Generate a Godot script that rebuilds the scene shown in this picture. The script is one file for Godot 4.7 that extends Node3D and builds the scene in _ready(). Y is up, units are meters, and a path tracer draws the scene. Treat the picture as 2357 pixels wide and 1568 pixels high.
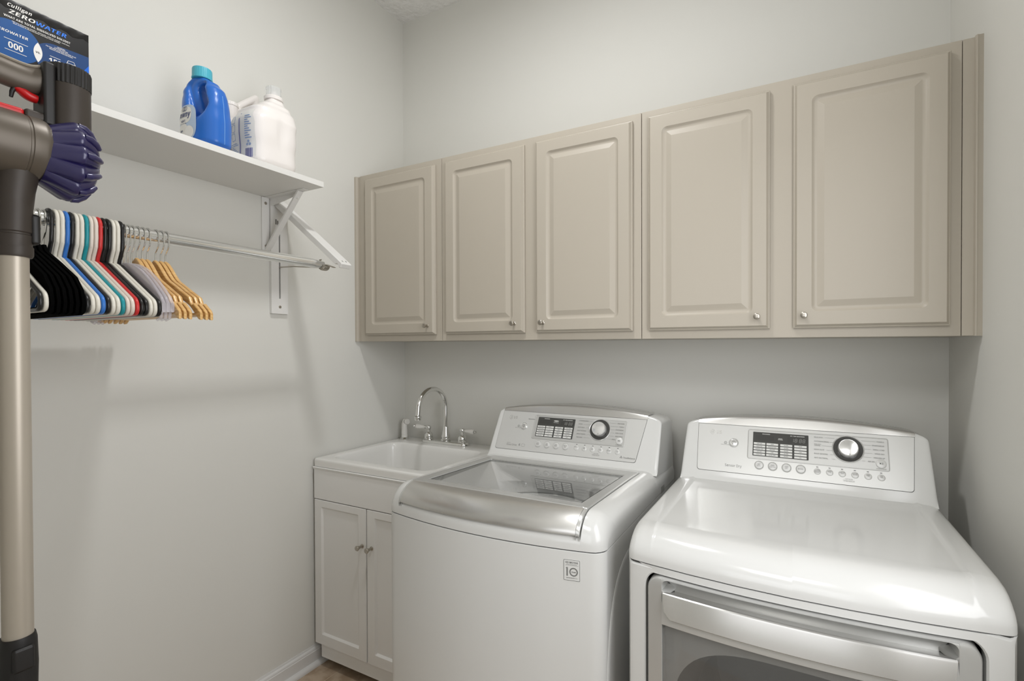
extends Node3D

# ---------------------------------------------------------------- mesh builder
class Mb:
	var P := PackedVector3Array()
	var xf := Transform3D()
	var uv := false

	func add(t: PackedVector3Array, fix := false) -> void:
		var flip := false
		if fix and t.size() > 0:
			var o := t[0]
			var vol := 0.0
			for i in range(0, t.size(), 3):
				vol += (t[i] - o).dot((t[i + 1] - o).cross(t[i + 2] - o))
			flip = vol < 0.0
		for i in range(0, t.size(), 3):
			var a := t[i]
			var b := t[i + 1]
			var c := t[i + 2]
			if (b - a).cross(c - a).length_squared() < 1e-20:
				continue
			P.append(xf * a)
			if flip:
				P.append(xf * c)
				P.append(xf * b)
			else:
				P.append(xf * b)
				P.append(xf * c)

	static func quads(t: PackedVector3Array, r0: PackedVector3Array, r1: PackedVector3Array, closed: bool) -> void:
		var n := r0.size()
		for j in (n if closed else n - 1):
			var k := (j + 1) % n
			t.append(r0[j]); t.append(r0[k]); t.append(r1[k])
			t.append(r0[j]); t.append(r1[k]); t.append(r1[j])

	static func cap_tris(t: PackedVector3Array, loop: PackedVector3Array, flip: bool) -> void:
		var nrm := Vector3()
		var n := loop.size()
		for i in n:
			nrm += loop[i].cross(loop[(i + 1) % n])
		if nrm.length() < 1e-12:
			return
		nrm = nrm.normalized()
		var ax := Vector3.RIGHT if absf(nrm.x) < 0.8 else Vector3.UP
		ax = (ax - nrm * ax.dot(nrm)).normalized()
		var ay := nrm.cross(ax)
		var q := PackedVector2Array()
		for p in loop:
			q.append(Vector2(p.dot(ax), p.dot(ay)) * 100.0)
		var idx := Geometry2D.triangulate_polygon(q)
		if idx.is_empty():
			for i in range(1, n - 1):
				idx.append(0); idx.append(i); idx.append(i + 1)
		for i in range(0, idx.size(), 3):
			var a := loop[idx[i]]
			var b := loop[idx[i + 1]]
			var c := loop[idx[i + 2]]
			var up := (b - a).cross(c - a).dot(nrm) > 0.0
			if up == flip:
				t.append(a); t.append(c); t.append(b)
			else:
				t.append(a); t.append(b); t.append(c)

	func loft(loops: Array, ca := true, cb := true, closed := true) -> void:
		var t := PackedVector3Array()
		for i in loops.size() - 1:
			quads(t, loops[i], loops[i + 1], closed)
		if ca:
			cap_tris(t, loops[0], true)
		if cb:
			cap_tris(t, loops[loops.size() - 1], false)
		add(t, ca and cb)

	func grid(rows: Array, skip = null) -> void:
		var t := PackedVector3Array()
		for i in rows.size() - 1:
			for j in rows[i].size() - 1:
				if skip != null and skip.call(i, j):
					continue
				t.append(rows[i][j]); t.append(rows[i][j + 1]); t.append(rows[i + 1][j + 1])
				t.append(rows[i][j]); t.append(rows[i + 1][j + 1]); t.append(rows[i + 1][j])
		add(t)

	func box(lo: Vector3, hi: Vector3, r := 0.0, n := 2) -> void:
		var c := (lo + hi) * 0.5
		var h := (hi - lo) * 0.5
		r = minf(r, minf(h.x, minf(h.y, h.z)) * 0.98)
		var s := PackedFloat32Array()
		if r <= 0.0:
			s = PackedFloat32Array([-1.0, 1.0])
		else:
			for i in n + 1:
				s.append(-tan(PI / 4 * (1.0 - float(i) / n)))
			for i in n + 1:
				s.append(tan(PI / 4 * float(i) / n))
		var m := s.size()
		var t := PackedVector3Array()
		for ax in 3:
			for sg in [-1.0, 1.0]:
				var rows := []
				for i in m:
					var row := PackedVector3Array()
					for j in m:
						var d := Vector3()
						d[ax] = sg
						d[(ax + 1) % 3] = s[i]
						d[(ax + 2) % 3] = s[j]
						var q := Vector3()
						if r <= 0.0:
							q = d * h
						else:
							var inner := Vector3()
							inner[ax] = sg * (h[ax] - r)
							var half := m / 2
							inner[(ax + 1) % 3] = (-1.0 if i < half else 1.0) * (h[(ax + 1) % 3] - r)
							inner[(ax + 2) % 3] = (-1.0 if j < half else 1.0) * (h[(ax + 2) % 3] - r)
							q = inner + d.normalized() * r
						row.append(c + q)
					rows.append(row)
				for i in m - 1:
					for j in m - 1:
						var a = rows[i][j]
						var b = rows[i][j + 1]
						var e = rows[i + 1][j + 1]
						var f = rows[i + 1][j]
						if sg > 0:
							t.append(a); t.append(f); t.append(e); t.append(a); t.append(e); t.append(b)
						else:
							t.append(a); t.append(b); t.append(e); t.append(a); t.append(e); t.append(f)
		add(t, true)

	# profile of (radius, height) turned about the local y axis
	func lathe(prof: Array, seg := 24, lobes := 0, amp := 0.0) -> void:
		var loops := []
		for p in prof:
			var l := PackedVector3Array()
			for k in seg:
				var a := TAU * k / seg
				var r: float = p.x
				if lobes > 0:
					r *= 1.0 + amp * cos(lobes * a)
				l.append(Vector3(r * cos(a), p.y, -r * sin(a)))
			loops.append(l)
		loft(loops, prof[0].x > 1e-5, prof[prof.size() - 1].x > 1e-5)

	func tube(path: Array, rad, seg := 10, closed := false, fl := Vector2.ONE, ref := Vector3.ZERO) -> void:
		var n := path.size()
		var loops := []
		var nn := Vector3.ZERO
		for i in n:
			var a: Vector3 = path[(i - 1 + n) % n] if (closed or i > 0) else path[0]
			var b: Vector3 = path[(i + 1) % n] if (closed or i < n - 1) else path[n - 1]
			var d: Vector3 = (b - a).normalized()
			if ref != Vector3.ZERO:
				nn = ref
			elif i == 0:
				nn = Vector3.UP if absf(d.y) < 0.9 else Vector3.RIGHT
			nn = (nn - d * nn.dot(d)).normalized()
			var bb := d.cross(nn)
			var r: float = rad[i] if rad is Array else rad
			var l := PackedVector3Array()
			for k in seg:
				var t := TAU * k / seg
				l.append(path[i] + nn * (cos(t) * r * fl.x) + bb * (sin(t) * r * fl.y))
			loops.append(l)
		if closed:
			loops.append(loops[0])
			loft(loops, false, false)
		else:
			loft(loops)

	# polygon in xy pushed along z, both ends chamfered by bev
	func prism(poly: PackedVector2Array, z0: float, z1: float, bev := 0.0) -> void:
		var loops := []
		var ins := inset(poly, bev)
		if bev > 0.0:
			loops.append(lift(ins, z0))
		loops.append(lift(poly, z0 + bev))
		loops.append(lift(poly, z1 - bev))
		if bev > 0.0:
			loops.append(lift(ins, z1))
		loft(loops)

	func flat(poly: PackedVector2Array, z: float) -> void:
		var t := PackedVector3Array()
		cap_tris(t, lift(poly, z), false)
		add(t)

	func ring(a: PackedVector2Array, b: PackedVector2Array, z0: float, z1: float) -> void:
		loft([lift(b, z0), lift(a, z0), lift(a, z1), lift(b, z1), lift(b, z0)], false, false)

	static func lift(poly: PackedVector2Array, z: float) -> PackedVector3Array:
		var o := PackedVector3Array()
		for p in poly:
			o.append(Vector3(p.x, p.y, z))
		return o

	static func inset(poly: PackedVector2Array, d: float) -> PackedVector2Array:
		var n := poly.size()
		var area := 0.0
		for i in n:
			area += poly[i].cross(poly[(i + 1) % n])
		var sg := 1.0 if area > 0.0 else -1.0
		var o := PackedVector2Array()
		for i in n:
			var e0 := (poly[i] - poly[(i - 1 + n) % n]).normalized()
			var e1 := (poly[(i + 1) % n] - poly[i]).normalized()
			var n0 := Vector2(-e0.y, e0.x) * sg
			var n1 := Vector2(-e1.y, e1.x) * sg
			var m := n0 + n1
			if m.length() < 1e-6:
				o.append(poly[i])
			else:
				m = m.normalized()
				o.append(poly[i] + m * (d / maxf(0.35, m.dot(n0))))
		return o

	# skin of a distance field f(p) < 0, one vertex in each cell that it crosses
	func nets(lo: Vector3, hi: Vector3, h: float, f: Callable) -> void:
		var nx := int(ceil((hi.x - lo.x) / h)) + 1
		var ny := int(ceil((hi.y - lo.y) / h)) + 1
		var nz := int(ceil((hi.z - lo.z) / h)) + 1
		var v := PackedFloat32Array()
		v.resize(nx * ny * nz)
		for k in nz:
			for j in ny:
				for i in nx:
					v[(k * ny + j) * nx + i] = f.call(lo + Vector3(i, j, k) * h)
		var cell := {}
		var t := PackedVector3Array()
		for k in nz - 1:
			for j in ny - 1:
				for i in nx - 1:
					var b := (k * ny + j) * nx + i
					var inside := 0
					for c in 8:
						if v[b + (c & 1) + ((c >> 1) & 1) * nx + (c >> 2) * nx * ny] < 0.0:
							inside += 1
					if inside == 0 or inside == 8:
						continue
					var s := Vector3()
					var m := 0
					for e in 12:
						var ax := e / 4
						var r := e % 4
						var c0 := 0
						if ax == 0: c0 = (r & 1) * 2 + (r >> 1) * 4
						elif ax == 1: c0 = (r & 1) + (r >> 1) * 4
						else: c0 = (r & 1) + (r >> 1) * 2
						var c1 := c0 + (1 << ax)
						var v0 := v[b + (c0 & 1) + ((c0 >> 1) & 1) * nx + (c0 >> 2) * nx * ny]
						var v1 := v[b + (c1 & 1) + ((c1 >> 1) & 1) * nx + (c1 >> 2) * nx * ny]
						if (v0 < 0.0) != (v1 < 0.0):
							var q := Vector3(c0 & 1, (c0 >> 1) & 1, c0 >> 2)
							q[ax] += v0 / (v0 - v1)
							s += q
							m += 1
					cell[b] = lo + (Vector3(i, j, k) + s / m) * h
		var st := [1, nx, nx * ny]
		for k in range(1, nz - 1):
			for j in range(1, ny - 1):
				for i in range(1, nx - 1):
					var b := (k * ny + j) * nx + i
					for ax in 3:
						var i0 := v[b] < 0.0
						if i0 == (v[b + st[ax]] < 0.0):
							continue
						var s1: int = st[(ax + 1) % 3]
						var s2: int = st[(ax + 2) % 3]
						var a = cell.get(b - s1 - s2)
						var c = cell.get(b - s2)
						var d = cell.get(b)
						var e = cell.get(b - s1)
						if a == null or c == null or d == null or e == null:
							continue
						if i0:
							t.append(a); t.append(c); t.append(d); t.append(a); t.append(d); t.append(e)
						else:
							t.append(a); t.append(d); t.append(c); t.append(a); t.append(e); t.append(d)
		add(t, true)

	func mesh(origin: Vector3, angle := 40.0) -> ArrayMesh:
		var n := P.size()
		var ids := PackedInt32Array()
		ids.resize(n)
		var seen := {}
		var cnt := PackedInt32Array()
		for i in n:
			var p := P[i]
			var key := Vector3i(roundi(p.x * 50000.0), roundi(p.y * 50000.0), roundi(p.z * 50000.0))
			var id: int = seen.get(key, -1)
			if id < 0:
				id = cnt.size()
				seen[key] = id
				cnt.append(0)
			ids[i] = id
			cnt[id] += 1
		var off := PackedInt32Array()
		off.resize(cnt.size() + 1)
		var acc := 0
		for i in cnt.size():
			off[i] = acc
			acc += cnt[i]
		off[cnt.size()] = acc
		var list := PackedInt32Array()
		list.resize(n)
		var pos := off.duplicate()
		for i in n:
			list[pos[ids[i]]] = i / 3
			pos[ids[i]] += 1
		var fn := PackedVector3Array()
		var fu := PackedVector3Array()
		fn.resize(n / 3)
		fu.resize(n / 3)
		for i in n / 3:
			var c := (P[i * 3 + 1] - P[i * 3]).cross(P[i * 3 + 2] - P[i * 3])
			fn[i] = c
			fu[i] = c.normalized()
		var ct := cos(deg_to_rad(angle))
		var V := PackedVector3Array()
		var N := PackedVector3Array()
		V.resize(n)
		N.resize(n)
		for i in n:
			var f := i / 3
			var u := fu[f]
			var s := Vector3()
			for k in range(off[ids[i]], off[ids[i] + 1]):
				var g := list[k]
				if fu[g].dot(u) > ct:
					s += fn[g]
			var w: int = f * 3 + (3 - i % 3) % 3
			V[w] = P[i] - origin
			N[w] = s.normalized() if s.length() > 0.0 else u
		var arr := []
		arr.resize(Mesh.ARRAY_MAX)
		if uv:      # brushed sheets: u runs along the brushing
			var U := PackedVector2Array()
			for p in V: U.append(Vector2(p.x, p.y * 0.8 - p.z * 0.6))
			arr[Mesh.ARRAY_TEX_UV] = U
		arr[Mesh.ARRAY_VERTEX] = V
		arr[Mesh.ARRAY_NORMAL] = N
		var m := ArrayMesh.new()
		m.add_surface_from_arrays(Mesh.PRIMITIVE_TRIANGLES, arr)
		return m


# ---------------------------------------------------------------- scene tree helpers
var M := {}
var used := {}


func numbered(nm: String) -> String:
	var k: int = used.get(nm, 0)
	used[nm] = k + 1
	return nm if k == 0 else "%s_%03d" % [nm, k]


func thing(nm: String, label: String, category: String, at := Vector3.ZERO, group := "") -> Node3D:
	var o := Node3D.new()
	o.name = numbered(nm)
	add_child(o, true)
	o.position = at
	tag(o, label, category, group)
	return o


func tag(o: Node3D, label: String, category: String, group := "") -> void:
	if label: o.set_meta("label", label)
	if category: o.set_meta("category", category)
	if group: o.set_meta("group", group)


func copy(root: Node3D, at: Vector3, turn: float, label: String) -> Node3D:
	var r: Node3D = root.duplicate()
	r.name = numbered(root.get_meta("stem"))
	add_child(r, true)
	r.position = at
	r.rotation.y = turn
	r.set_meta("label", label)
	return r


func part(parent: Node3D, nm: String, mb: Mb, mat: Material, angle := 40.0, label := "") -> MeshInstance3D:
	var o := MeshInstance3D.new()
	var top: Node3D = parent
	while top != self and top.get_parent() != self and top.get_parent() != null:
		top = top.get_parent()
	o.mesh = mb.mesh(Vector3.ZERO if top == self else top.position, angle)
	o.material_override = mat
	o.cast_shadow = GeometryInstance3D.SHADOW_CASTING_SETTING_ON
	if parent == self:
		o.name = numbered(nm)
	else:
		var k := 0
		for c in parent.get_children():
			if c.has_meta("stem") and c.get_meta("stem") == nm: k += 1
		o.name = nm if k == 0 else "%s_%03d" % [nm, k]
		o.set_meta("stem", nm)
	parent.add_child(o, true)
	if label: o.set_meta("label", label)
	return o


func struct(nm: String, mb: Mb, mat: Material, label := "") -> MeshInstance3D:
	var o := part(self, nm, mb, mat)
	o.set_meta("kind", "structure")
	if label: o.set_meta("label", label)
	return o


func mat(nm: String, c: Color, rough := 0.5, metal := 0.0) -> StandardMaterial3D:
	var m := StandardMaterial3D.new()
	m.resource_name = nm
	m.albedo_color = c
	m.roughness = rough
	m.metallic = metal
	M[nm] = m
	return m


func rgb(r: int, g: int, b: int) -> Color:
	return Color(r / 255.0, g / 255.0, b / 255.0)


func noise_tex(freq: float, octaves: int, sd: int, size := 512, as_normal := false, strength := 2.0, ramp: Gradient = null) -> NoiseTexture2D:
	var n := FastNoiseLite.new()
	n.seed = sd
	n.frequency = freq
	n.fractal_octaves = octaves
	n.noise_type = FastNoiseLite.TYPE_SIMPLEX_SMOOTH
	var t := NoiseTexture2D.new()
	t.width = size
	t.height = size
	t.seamless = true
	t.noise = n
	t.as_normal_map = as_normal
	t.bump_strength = strength
	if ramp: t.color_ramp = ramp
	return t


# rounded rectangle, counter-clockwise; n steps for each corner, sub steps for each side
func rr(w: float, h: float, r: float, n := 4, sub := 1, c := Vector2.ZERO) -> PackedVector2Array:
	var o := PackedVector2Array()
	r = maxf(minf(r, minf(w, h) * 0.499), 1e-5)
	var cs := [Vector2(w / 2 - r, h / 2 - r), Vector2(-w / 2 + r, h / 2 - r), Vector2(-w / 2 + r, -h / 2 + r), Vector2(w / 2 - r, -h / 2 + r)]
	for k in 4:
		for i in n + 1:
			var a := PI / 2 * (k + float(i) / n)
			o.append(c + cs[k] + Vector2(cos(a), sin(a)) * r)
		var from := o[o.size() - 1]
		var na := PI / 2 * (k + 1)
		var to: Vector2 = c + cs[(k + 1) % 4] + Vector2(cos(na), sin(na)) * r
		for i in range(1, sub):
			o.append(from.lerp(to, float(i) / sub))
	return o


func circle(r: float, n := 24, c := Vector2.ZERO, ry := -1.0) -> PackedVector2Array:
	var o := PackedVector2Array()
	for i in n:
		o.append(c + Vector2(r * cos(TAU * i / n), (r if ry < 0 else ry) * sin(TAU * i / n)))
	return o


func arc(c: Vector2, r: float, a0: float, a1: float, n: int) -> PackedVector2Array:
	var o := PackedVector2Array()
	for i in n + 1:
		var a := lerpf(a0, a1, float(i) / n)
		o.append(c + Vector2(cos(a), sin(a)) * r)
	return o


# a transform whose y axis runs along d
func along(at: Vector3, d: Vector3) -> Transform3D:
	d = d.normalized()
	var x := d.cross(Vector3.FORWARD if absf(d.z) < 0.9 else Vector3.RIGHT).normalized()
	return Transform3D(Basis(x, d, x.cross(d)), at)


# a smooth path through points
func smooth(pts: Array, per := 6) -> Array:
	var o := []
	var n := pts.size()
	for i in n - 1:
		var a: Vector3 = pts[maxi(i - 1, 0)]
		var b: Vector3 = pts[i]
		var c: Vector3 = pts[i + 1]
		var d: Vector3 = pts[mini(i + 2, n - 1)]
		for k in per:
			o.append(b.cubic_interpolate(c, a, d, float(k) / per))
	o.append(pts[n - 1])
	return o


# polyline with its corners rounded by r
func fillet(pts: Array, r: float, closed := false, n := 5) -> Array:
	var o := []
	var m := pts.size()
	for i in m:
		if not closed and (i == 0 or i == m - 1):
			o.append(pts[i])
			continue
		var p: Vector3 = pts[i]
		var a: Vector3 = pts[(i - 1 + m) % m] - p
		var b: Vector3 = pts[(i + 1) % m] - p
		var q := minf(r, minf(a.length(), b.length()) * 0.48)
		var s := p + a.normalized() * q
		var e := p + b.normalized() * q
		for k in n + 1:
			var t := float(k) / n
			o.append(s.lerp(p, t).lerp(p.lerp(e, t), t))
	return o


var font_plain: SystemFont
var font_bold: SystemFont


# flat lettering of capital height h in the mb's local xy plane
func txt(mb: Mb, s: String, h: float, x: float, y: float, z := 0.0, align := 0, xs := 1.0, bold := false, slant := 0.0, step := 2.0, bend = null) -> void:
	var tm := TextMesh.new()
	tm.text = s
	tm.font = font_bold if bold else font_plain
	tm.font_size = 32
	tm.depth = 0.0
	tm.curve_step = step
	tm.pixel_size = h / 22.8
	var arr := tm.get_mesh_arrays()
	if arr.is_empty() or arr[Mesh.ARRAY_VERTEX] == null:
		return
	var v: PackedVector3Array = arr[Mesh.ARRAY_VERTEX]
	if v.is_empty():
		return
	var idx: PackedInt32Array = arr[Mesh.ARRAY_INDEX]
	var lo := v[0]
	var hi := v[0]
	for p in v:
		lo = lo.min(p)
		hi = hi.max(p)
	var cx := (lo.x + hi.x) / 2 if align == 0 else (lo.x if align < 0 else hi.x)
	var cy := (lo.y + hi.y) / 2
	var t := PackedVector3Array()
	for i in range(0, idx.size(), 3):
		for k in [0, 2, 1]:
			var p := v[idx[i + k]]
			var q := Vector3(x + (p.x - cx + (p.y - cy) * slant) * xs, y + p.y - cy, z)
			t.append(bend.call(q) if bend != null else q)
	mb.add(t)


func line(mb: Mb, a: Vector2, b: Vector2, w: float, z := 0.0) -> void:
	var n := (b - a).normalized().orthogonal() * w / 2
	mb.flat(PackedVector2Array([a - n, b - n, b + n, a + n]), z)


# ---------------------------------------------------------------- the place
const CAM := Vector3(1.82382, 1.34930, 1.94080)
const F := 1132.635
const ROOM_W := 2.235
const CEIL := 3.018
const FRONT := 1.80          # inner face of the wall with the doorway
const LAMP := Vector3(1.06, 2.95, 1.03)
const LAMP_POWER := 1.2
const HALL_POWER := 2.3
const WINDOW_POWER := 1.5
const GLOW := 0.4
const SIDE_POWER := 1.3
const WIN_Z0 := 1.02
const WIN_Z1 := 1.76
const WIN_Y0 := 0.95
const WIN_Y1 := 2.25
const DOOR_X0 := 1.12
const DOOR_X1 := 2.20
const DOOR_Y := 2.44


func _ready() -> void:
	view_and_light()
	materials()
	room()
	upper_cabinets()
	shelf_wall()
	sink()
	washer()
	dryer()
	vacuum()
	hangers()
	bottles()
	filter_box()


func view_and_light() -> void:
	var cam := Camera3D.new()
	cam.name = "camera"
	var b := Basis(Vector3.UP, 0.482890) * Basis(Vector3.RIGHT, -0.009446) * Basis(Vector3.BACK, -0.003044)
	cam.transform = Transform3D(b, CAM)
	cam.projection = Camera3D.PROJECTION_FRUSTUM
	cam.near = 0.05
	cam.far = 60.0
	cam.size = 1568.0 / F * cam.near
	cam.frustum_offset = Vector2(-67.937 / F, 22.679 / F) * cam.near
	add_child(cam)
	var we := WorldEnvironment.new()
	we.name = "world_environment"
	var env := Environment.new()
	env.background_mode = Environment.BG_SKY
	var sky := Sky.new()
	var sm := PhysicalSkyMaterial.new()
	sky.sky_material = sm
	env.sky = sky
	env.tonemap_mode = Environment.TONE_MAPPER_LINEAR
	env.tonemap_exposure = 1.0
	env.sdfgi_enabled = true
	env.ssao_enabled = true
	env.ssil_enabled = true
	we.environment = env
	add_child(we)
	font_plain = SystemFont.new()
	font_plain.font_names = PackedStringArray(["Droid Sans"])
	font_bold = SystemFont.new()
	font_bold.font_names = PackedStringArray(["Droid Sans"])
	font_bold.font_weight = 700


func area(nm: String, at: Vector3, turn: Vector3, size: Vector2, energy: float, c: Color) -> void:
	var l := AreaLight3D.new()
	l.name = nm
	l.area_size = size
	l.light_energy = energy
	l.light_color = c
	l.area_range = 12.0
	l.area_attenuation = 2.0
	l.shadow_enabled = true
	add_child(l)
	l.position = at
	l.rotation_degrees = turn


func materials() -> void:
	var wall := mat("wall_paint", rgb(222, 221, 215), 0.85)
	wall.normal_enabled = true
	wall.normal_texture = noise_tex(0.03, 3, 11, 512, true, 1.2)
	wall.normal_scale = 0.12
	wall.uv1_triplanar = true
	wall.uv1_world_triplanar = true
	wall.uv1_scale = Vector3.ONE * 3.0
	var ce := mat("ceiling_paint", rgb(232, 231, 228), 0.9)
	ce.heightmap_enabled = true
	ce.heightmap_texture = noise_tex(0.02, 4, 5, 512)
	ce.heightmap_scale = 0.45
	ce.uv1_triplanar = true
	ce.uv1_world_triplanar = true
	ce.uv1_scale = Vector3.ONE * 2.2
	mat("trim_paint", rgb(222, 221, 219), 0.4)
	var g := Gradient.new()
	g.colors = PackedColorArray([rgb(166, 144, 120), rgb(180, 159, 136), rgb(192, 173, 151)])
	g.offsets = PackedFloat32Array([0.25, 0.5, 0.75])
	var ti := mat("tile_glaze", Color.WHITE, 0.45)
	ti.albedo_texture = noise_tex(0.02, 5, 3, 512, false, 1.0, g)
	ti.uv1_triplanar = true
	ti.uv1_world_triplanar = true
	ti.uv1_scale = Vector3.ONE * 1.3
	mat("grout", rgb(206, 190, 170), 0.9)
	mat("cabinet_paint", rgb(184, 176, 162), 0.42)
	mat("cabinet_gap", rgb(96, 88, 76), 0.9)
	var ni := mat("satin_nickel", rgb(178, 172, 162), 0.28, 1.0)
	ni.metallic_specular = 0.5
	mat("chrome", rgb(230, 230, 228), 0.09, 1.0)
	mat("rod_chrome", rgb(236, 236, 234), 0.16, 0.9)
	mat("hall_carpet", rgb(190, 187, 180), 0.95)
	mat("shelf_white", rgb(226, 225, 221), 0.5)
	mat("bracket_white", rgb(228, 227, 224), 0.38)
	mat("slot_dark", rgb(92, 90, 86), 0.7)
	mat("sink_white", rgb(232, 231, 227), 0.16)
	mat("vanity_white", rgb(232, 231, 228), 0.4)
	mat("porcelain", rgb(236, 234, 229), 0.12)
	var wh := mat("appliance_white", rgb(211, 211, 208), 0.13)
	mat("appliance_side", rgb(212, 212, 209), 0.3)
	mat("seam_dark", rgb(70, 70, 68), 0.8)
	mat("panel_silver", rgb(205, 205, 202), 0.3, 0.25)
	mat("insert_silver", rgb(190, 190, 187), 0.34, 0.35)
	var br := mat("brushed_steel", rgb(208, 207, 204), 0.27, 0.82)
	var brushed: StandardMaterial3D = M.brushed_steel
	brushed.anisotropy_enabled = true
	brushed.anisotropy = -0.8
	mat("silver_paint", rgb(198, 198, 195), 0.3, 0.45)
	mat("lid_silver", rgb(196, 196, 193), 0.25, 0.5)
	mat("display_dark", rgb(66, 66, 64), 0.12)
	mat("legend_white", rgb(214, 214, 210), 0.5)
	mat("print_grey", rgb(112, 112, 109), 0.6)
	mat("print_dark", rgb(64, 64, 62), 0.6)
	mat("print_faint", rgb(150, 150, 147), 0.6)
	mat("digit_grey", rgb(140, 140, 136), 0.5)
	mat("button_silver", rgb(206, 206, 203), 0.34, 0.15)
	mat("ring_black", rgb(60, 60, 58), 0.15)
	mat("emblem_silver", rgb(228, 228, 226), 0.12, 0.6)
	var gl := mat("lid_glass", Color(0.82, 0.83, 0.82, 0.16), 0.02)
	gl.transparency = BaseMaterial3D.TRANSPARENCY_ALPHA
	gl.metallic_specular = 0.75
	var dg := mat("door_glass", Color(0.5, 0.5, 0.49, 0.3), 0.03)
	dg.transparency = BaseMaterial3D.TRANSPARENCY_ALPHA
	dg.metallic_specular = 0.6
	mat("drum_steel", rgb(150, 149, 146), 0.35, 0.9)
	mat("tub_white", rgb(188, 187, 183), 0.35)
	mat("tub_dark", rgb(92, 91, 88), 0.5)
	mat("door_inner", rgb(150, 149, 145), 0.5)
	# vacuum cleaner
	mat("vacuum_grey", rgb(94, 86, 76), 0.42, 0.35)
	mat("vacuum_dark", rgb(20, 18, 17), 0.5)
	mat("vacuum_brown", rgb(58, 51, 45), 0.5, 0.2)
	mat("wand_metal", rgb(176, 167, 153), 0.38, 0.35)
	var pu := mat("vacuum_purple", rgb(18, 7, 72), 0.16, 0.1)
	pu.clearcoat_enabled = true
	pu.clearcoat = 0.8
	mat("vacuum_red", rgb(190, 22, 24), 0.35)
	# hangers
	mat("hanger_white", rgb(228, 224, 212), 0.3)
	mat("hanger_ivory", rgb(226, 214, 202), 0.3)
	mat("hanger_blue", rgb(52, 118, 200), 0.3)
	mat("hanger_teal", rgb(24, 146, 156), 0.3)
	mat("hanger_red", rgb(206, 48, 48), 0.3)
	mat("hanger_black", rgb(22, 22, 22), 0.3)
	var ve := mat("hanger_velvet", rgb(8, 8, 8), 1.0)
	ve.metallic_specular = 0.1
	var cl := mat("hanger_clear", Color(0.93, 0.91, 0.94, 0.36), 0.08)
	cl.transparency = BaseMaterial3D.TRANSPARENCY_ALPHA
	cl.metallic_specular = 0.7
	var wg := Gradient.new()
	wg.colors = PackedColorArray([rgb(204, 154, 88), rgb(222, 178, 112), rgb(230, 192, 132)])
	wg.offsets = PackedFloat32Array([0.2, 0.5, 0.8])
	var wo := mat("hanger_wood", Color.WHITE, 0.28)
	wo.albedo_texture = noise_tex(0.02, 4, 8, 256, false, 1.0, wg)
	wo.uv1_triplanar = true
	wo.uv1_scale = Vector3(3, 22, 22)
	wo.clearcoat_enabled = true
	wo.clearcoat = 0.5
	# bottles and box
	mat("softener_blue", rgb(42, 106, 194), 0.3)
	mat("seam_blue", rgb(112, 160, 220), 0.3)
	mat("cap_teal", rgb(78, 176, 196), 0.35)
	mat("label_pale", rgb(186, 204, 226), 0.35)
	mat("label_white", rgb(232, 230, 224), 0.4)
	mat("label_blue", rgb(120, 152, 200), 0.4)
	mat("print_navy", rgb(40, 52, 110), 0.5)
	mat("print_purple", rgb(110, 112, 168), 0.5)
	mat("jug_white", rgb(238, 233, 229), 0.3)
	var cc := mat("cap_clear", Color(0.93, 0.94, 0.94, 0.35), 0.12)
	cc.transparency = BaseMaterial3D.TRANSPARENCY_ALPHA
	mat("tape_black", rgb(24, 23, 23), 0.25)
	mat("box_black", rgb(16, 15, 16), 0.35)
	mat("box_blue", rgb(14, 80, 146), 0.35)
	mat("box_blue_deep", rgb(22, 64, 118), 0.35)
	mat("box_bright", rgb(22, 104, 214), 0.35)
	mat("box_letter_white", rgb(238, 236, 232), 0.4)
	mat("box_letter_blue", rgb(46, 128, 240), 0.4)
	var lg := mat("lamp_glass", rgb(250, 248, 240), 0.4)
	lg.emission_enabled = true
	lg.emission = rgb(255, 254, 250)
	lg.emission_energy_multiplier = GLOW
	var wn := mat("window_glow", rgb(240, 244, 250), 0.3)
	wn.emission_enabled = true
	wn.emission = rgb(250, 251, 255)
	wn.emission_energy_multiplier = GLOW


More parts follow.
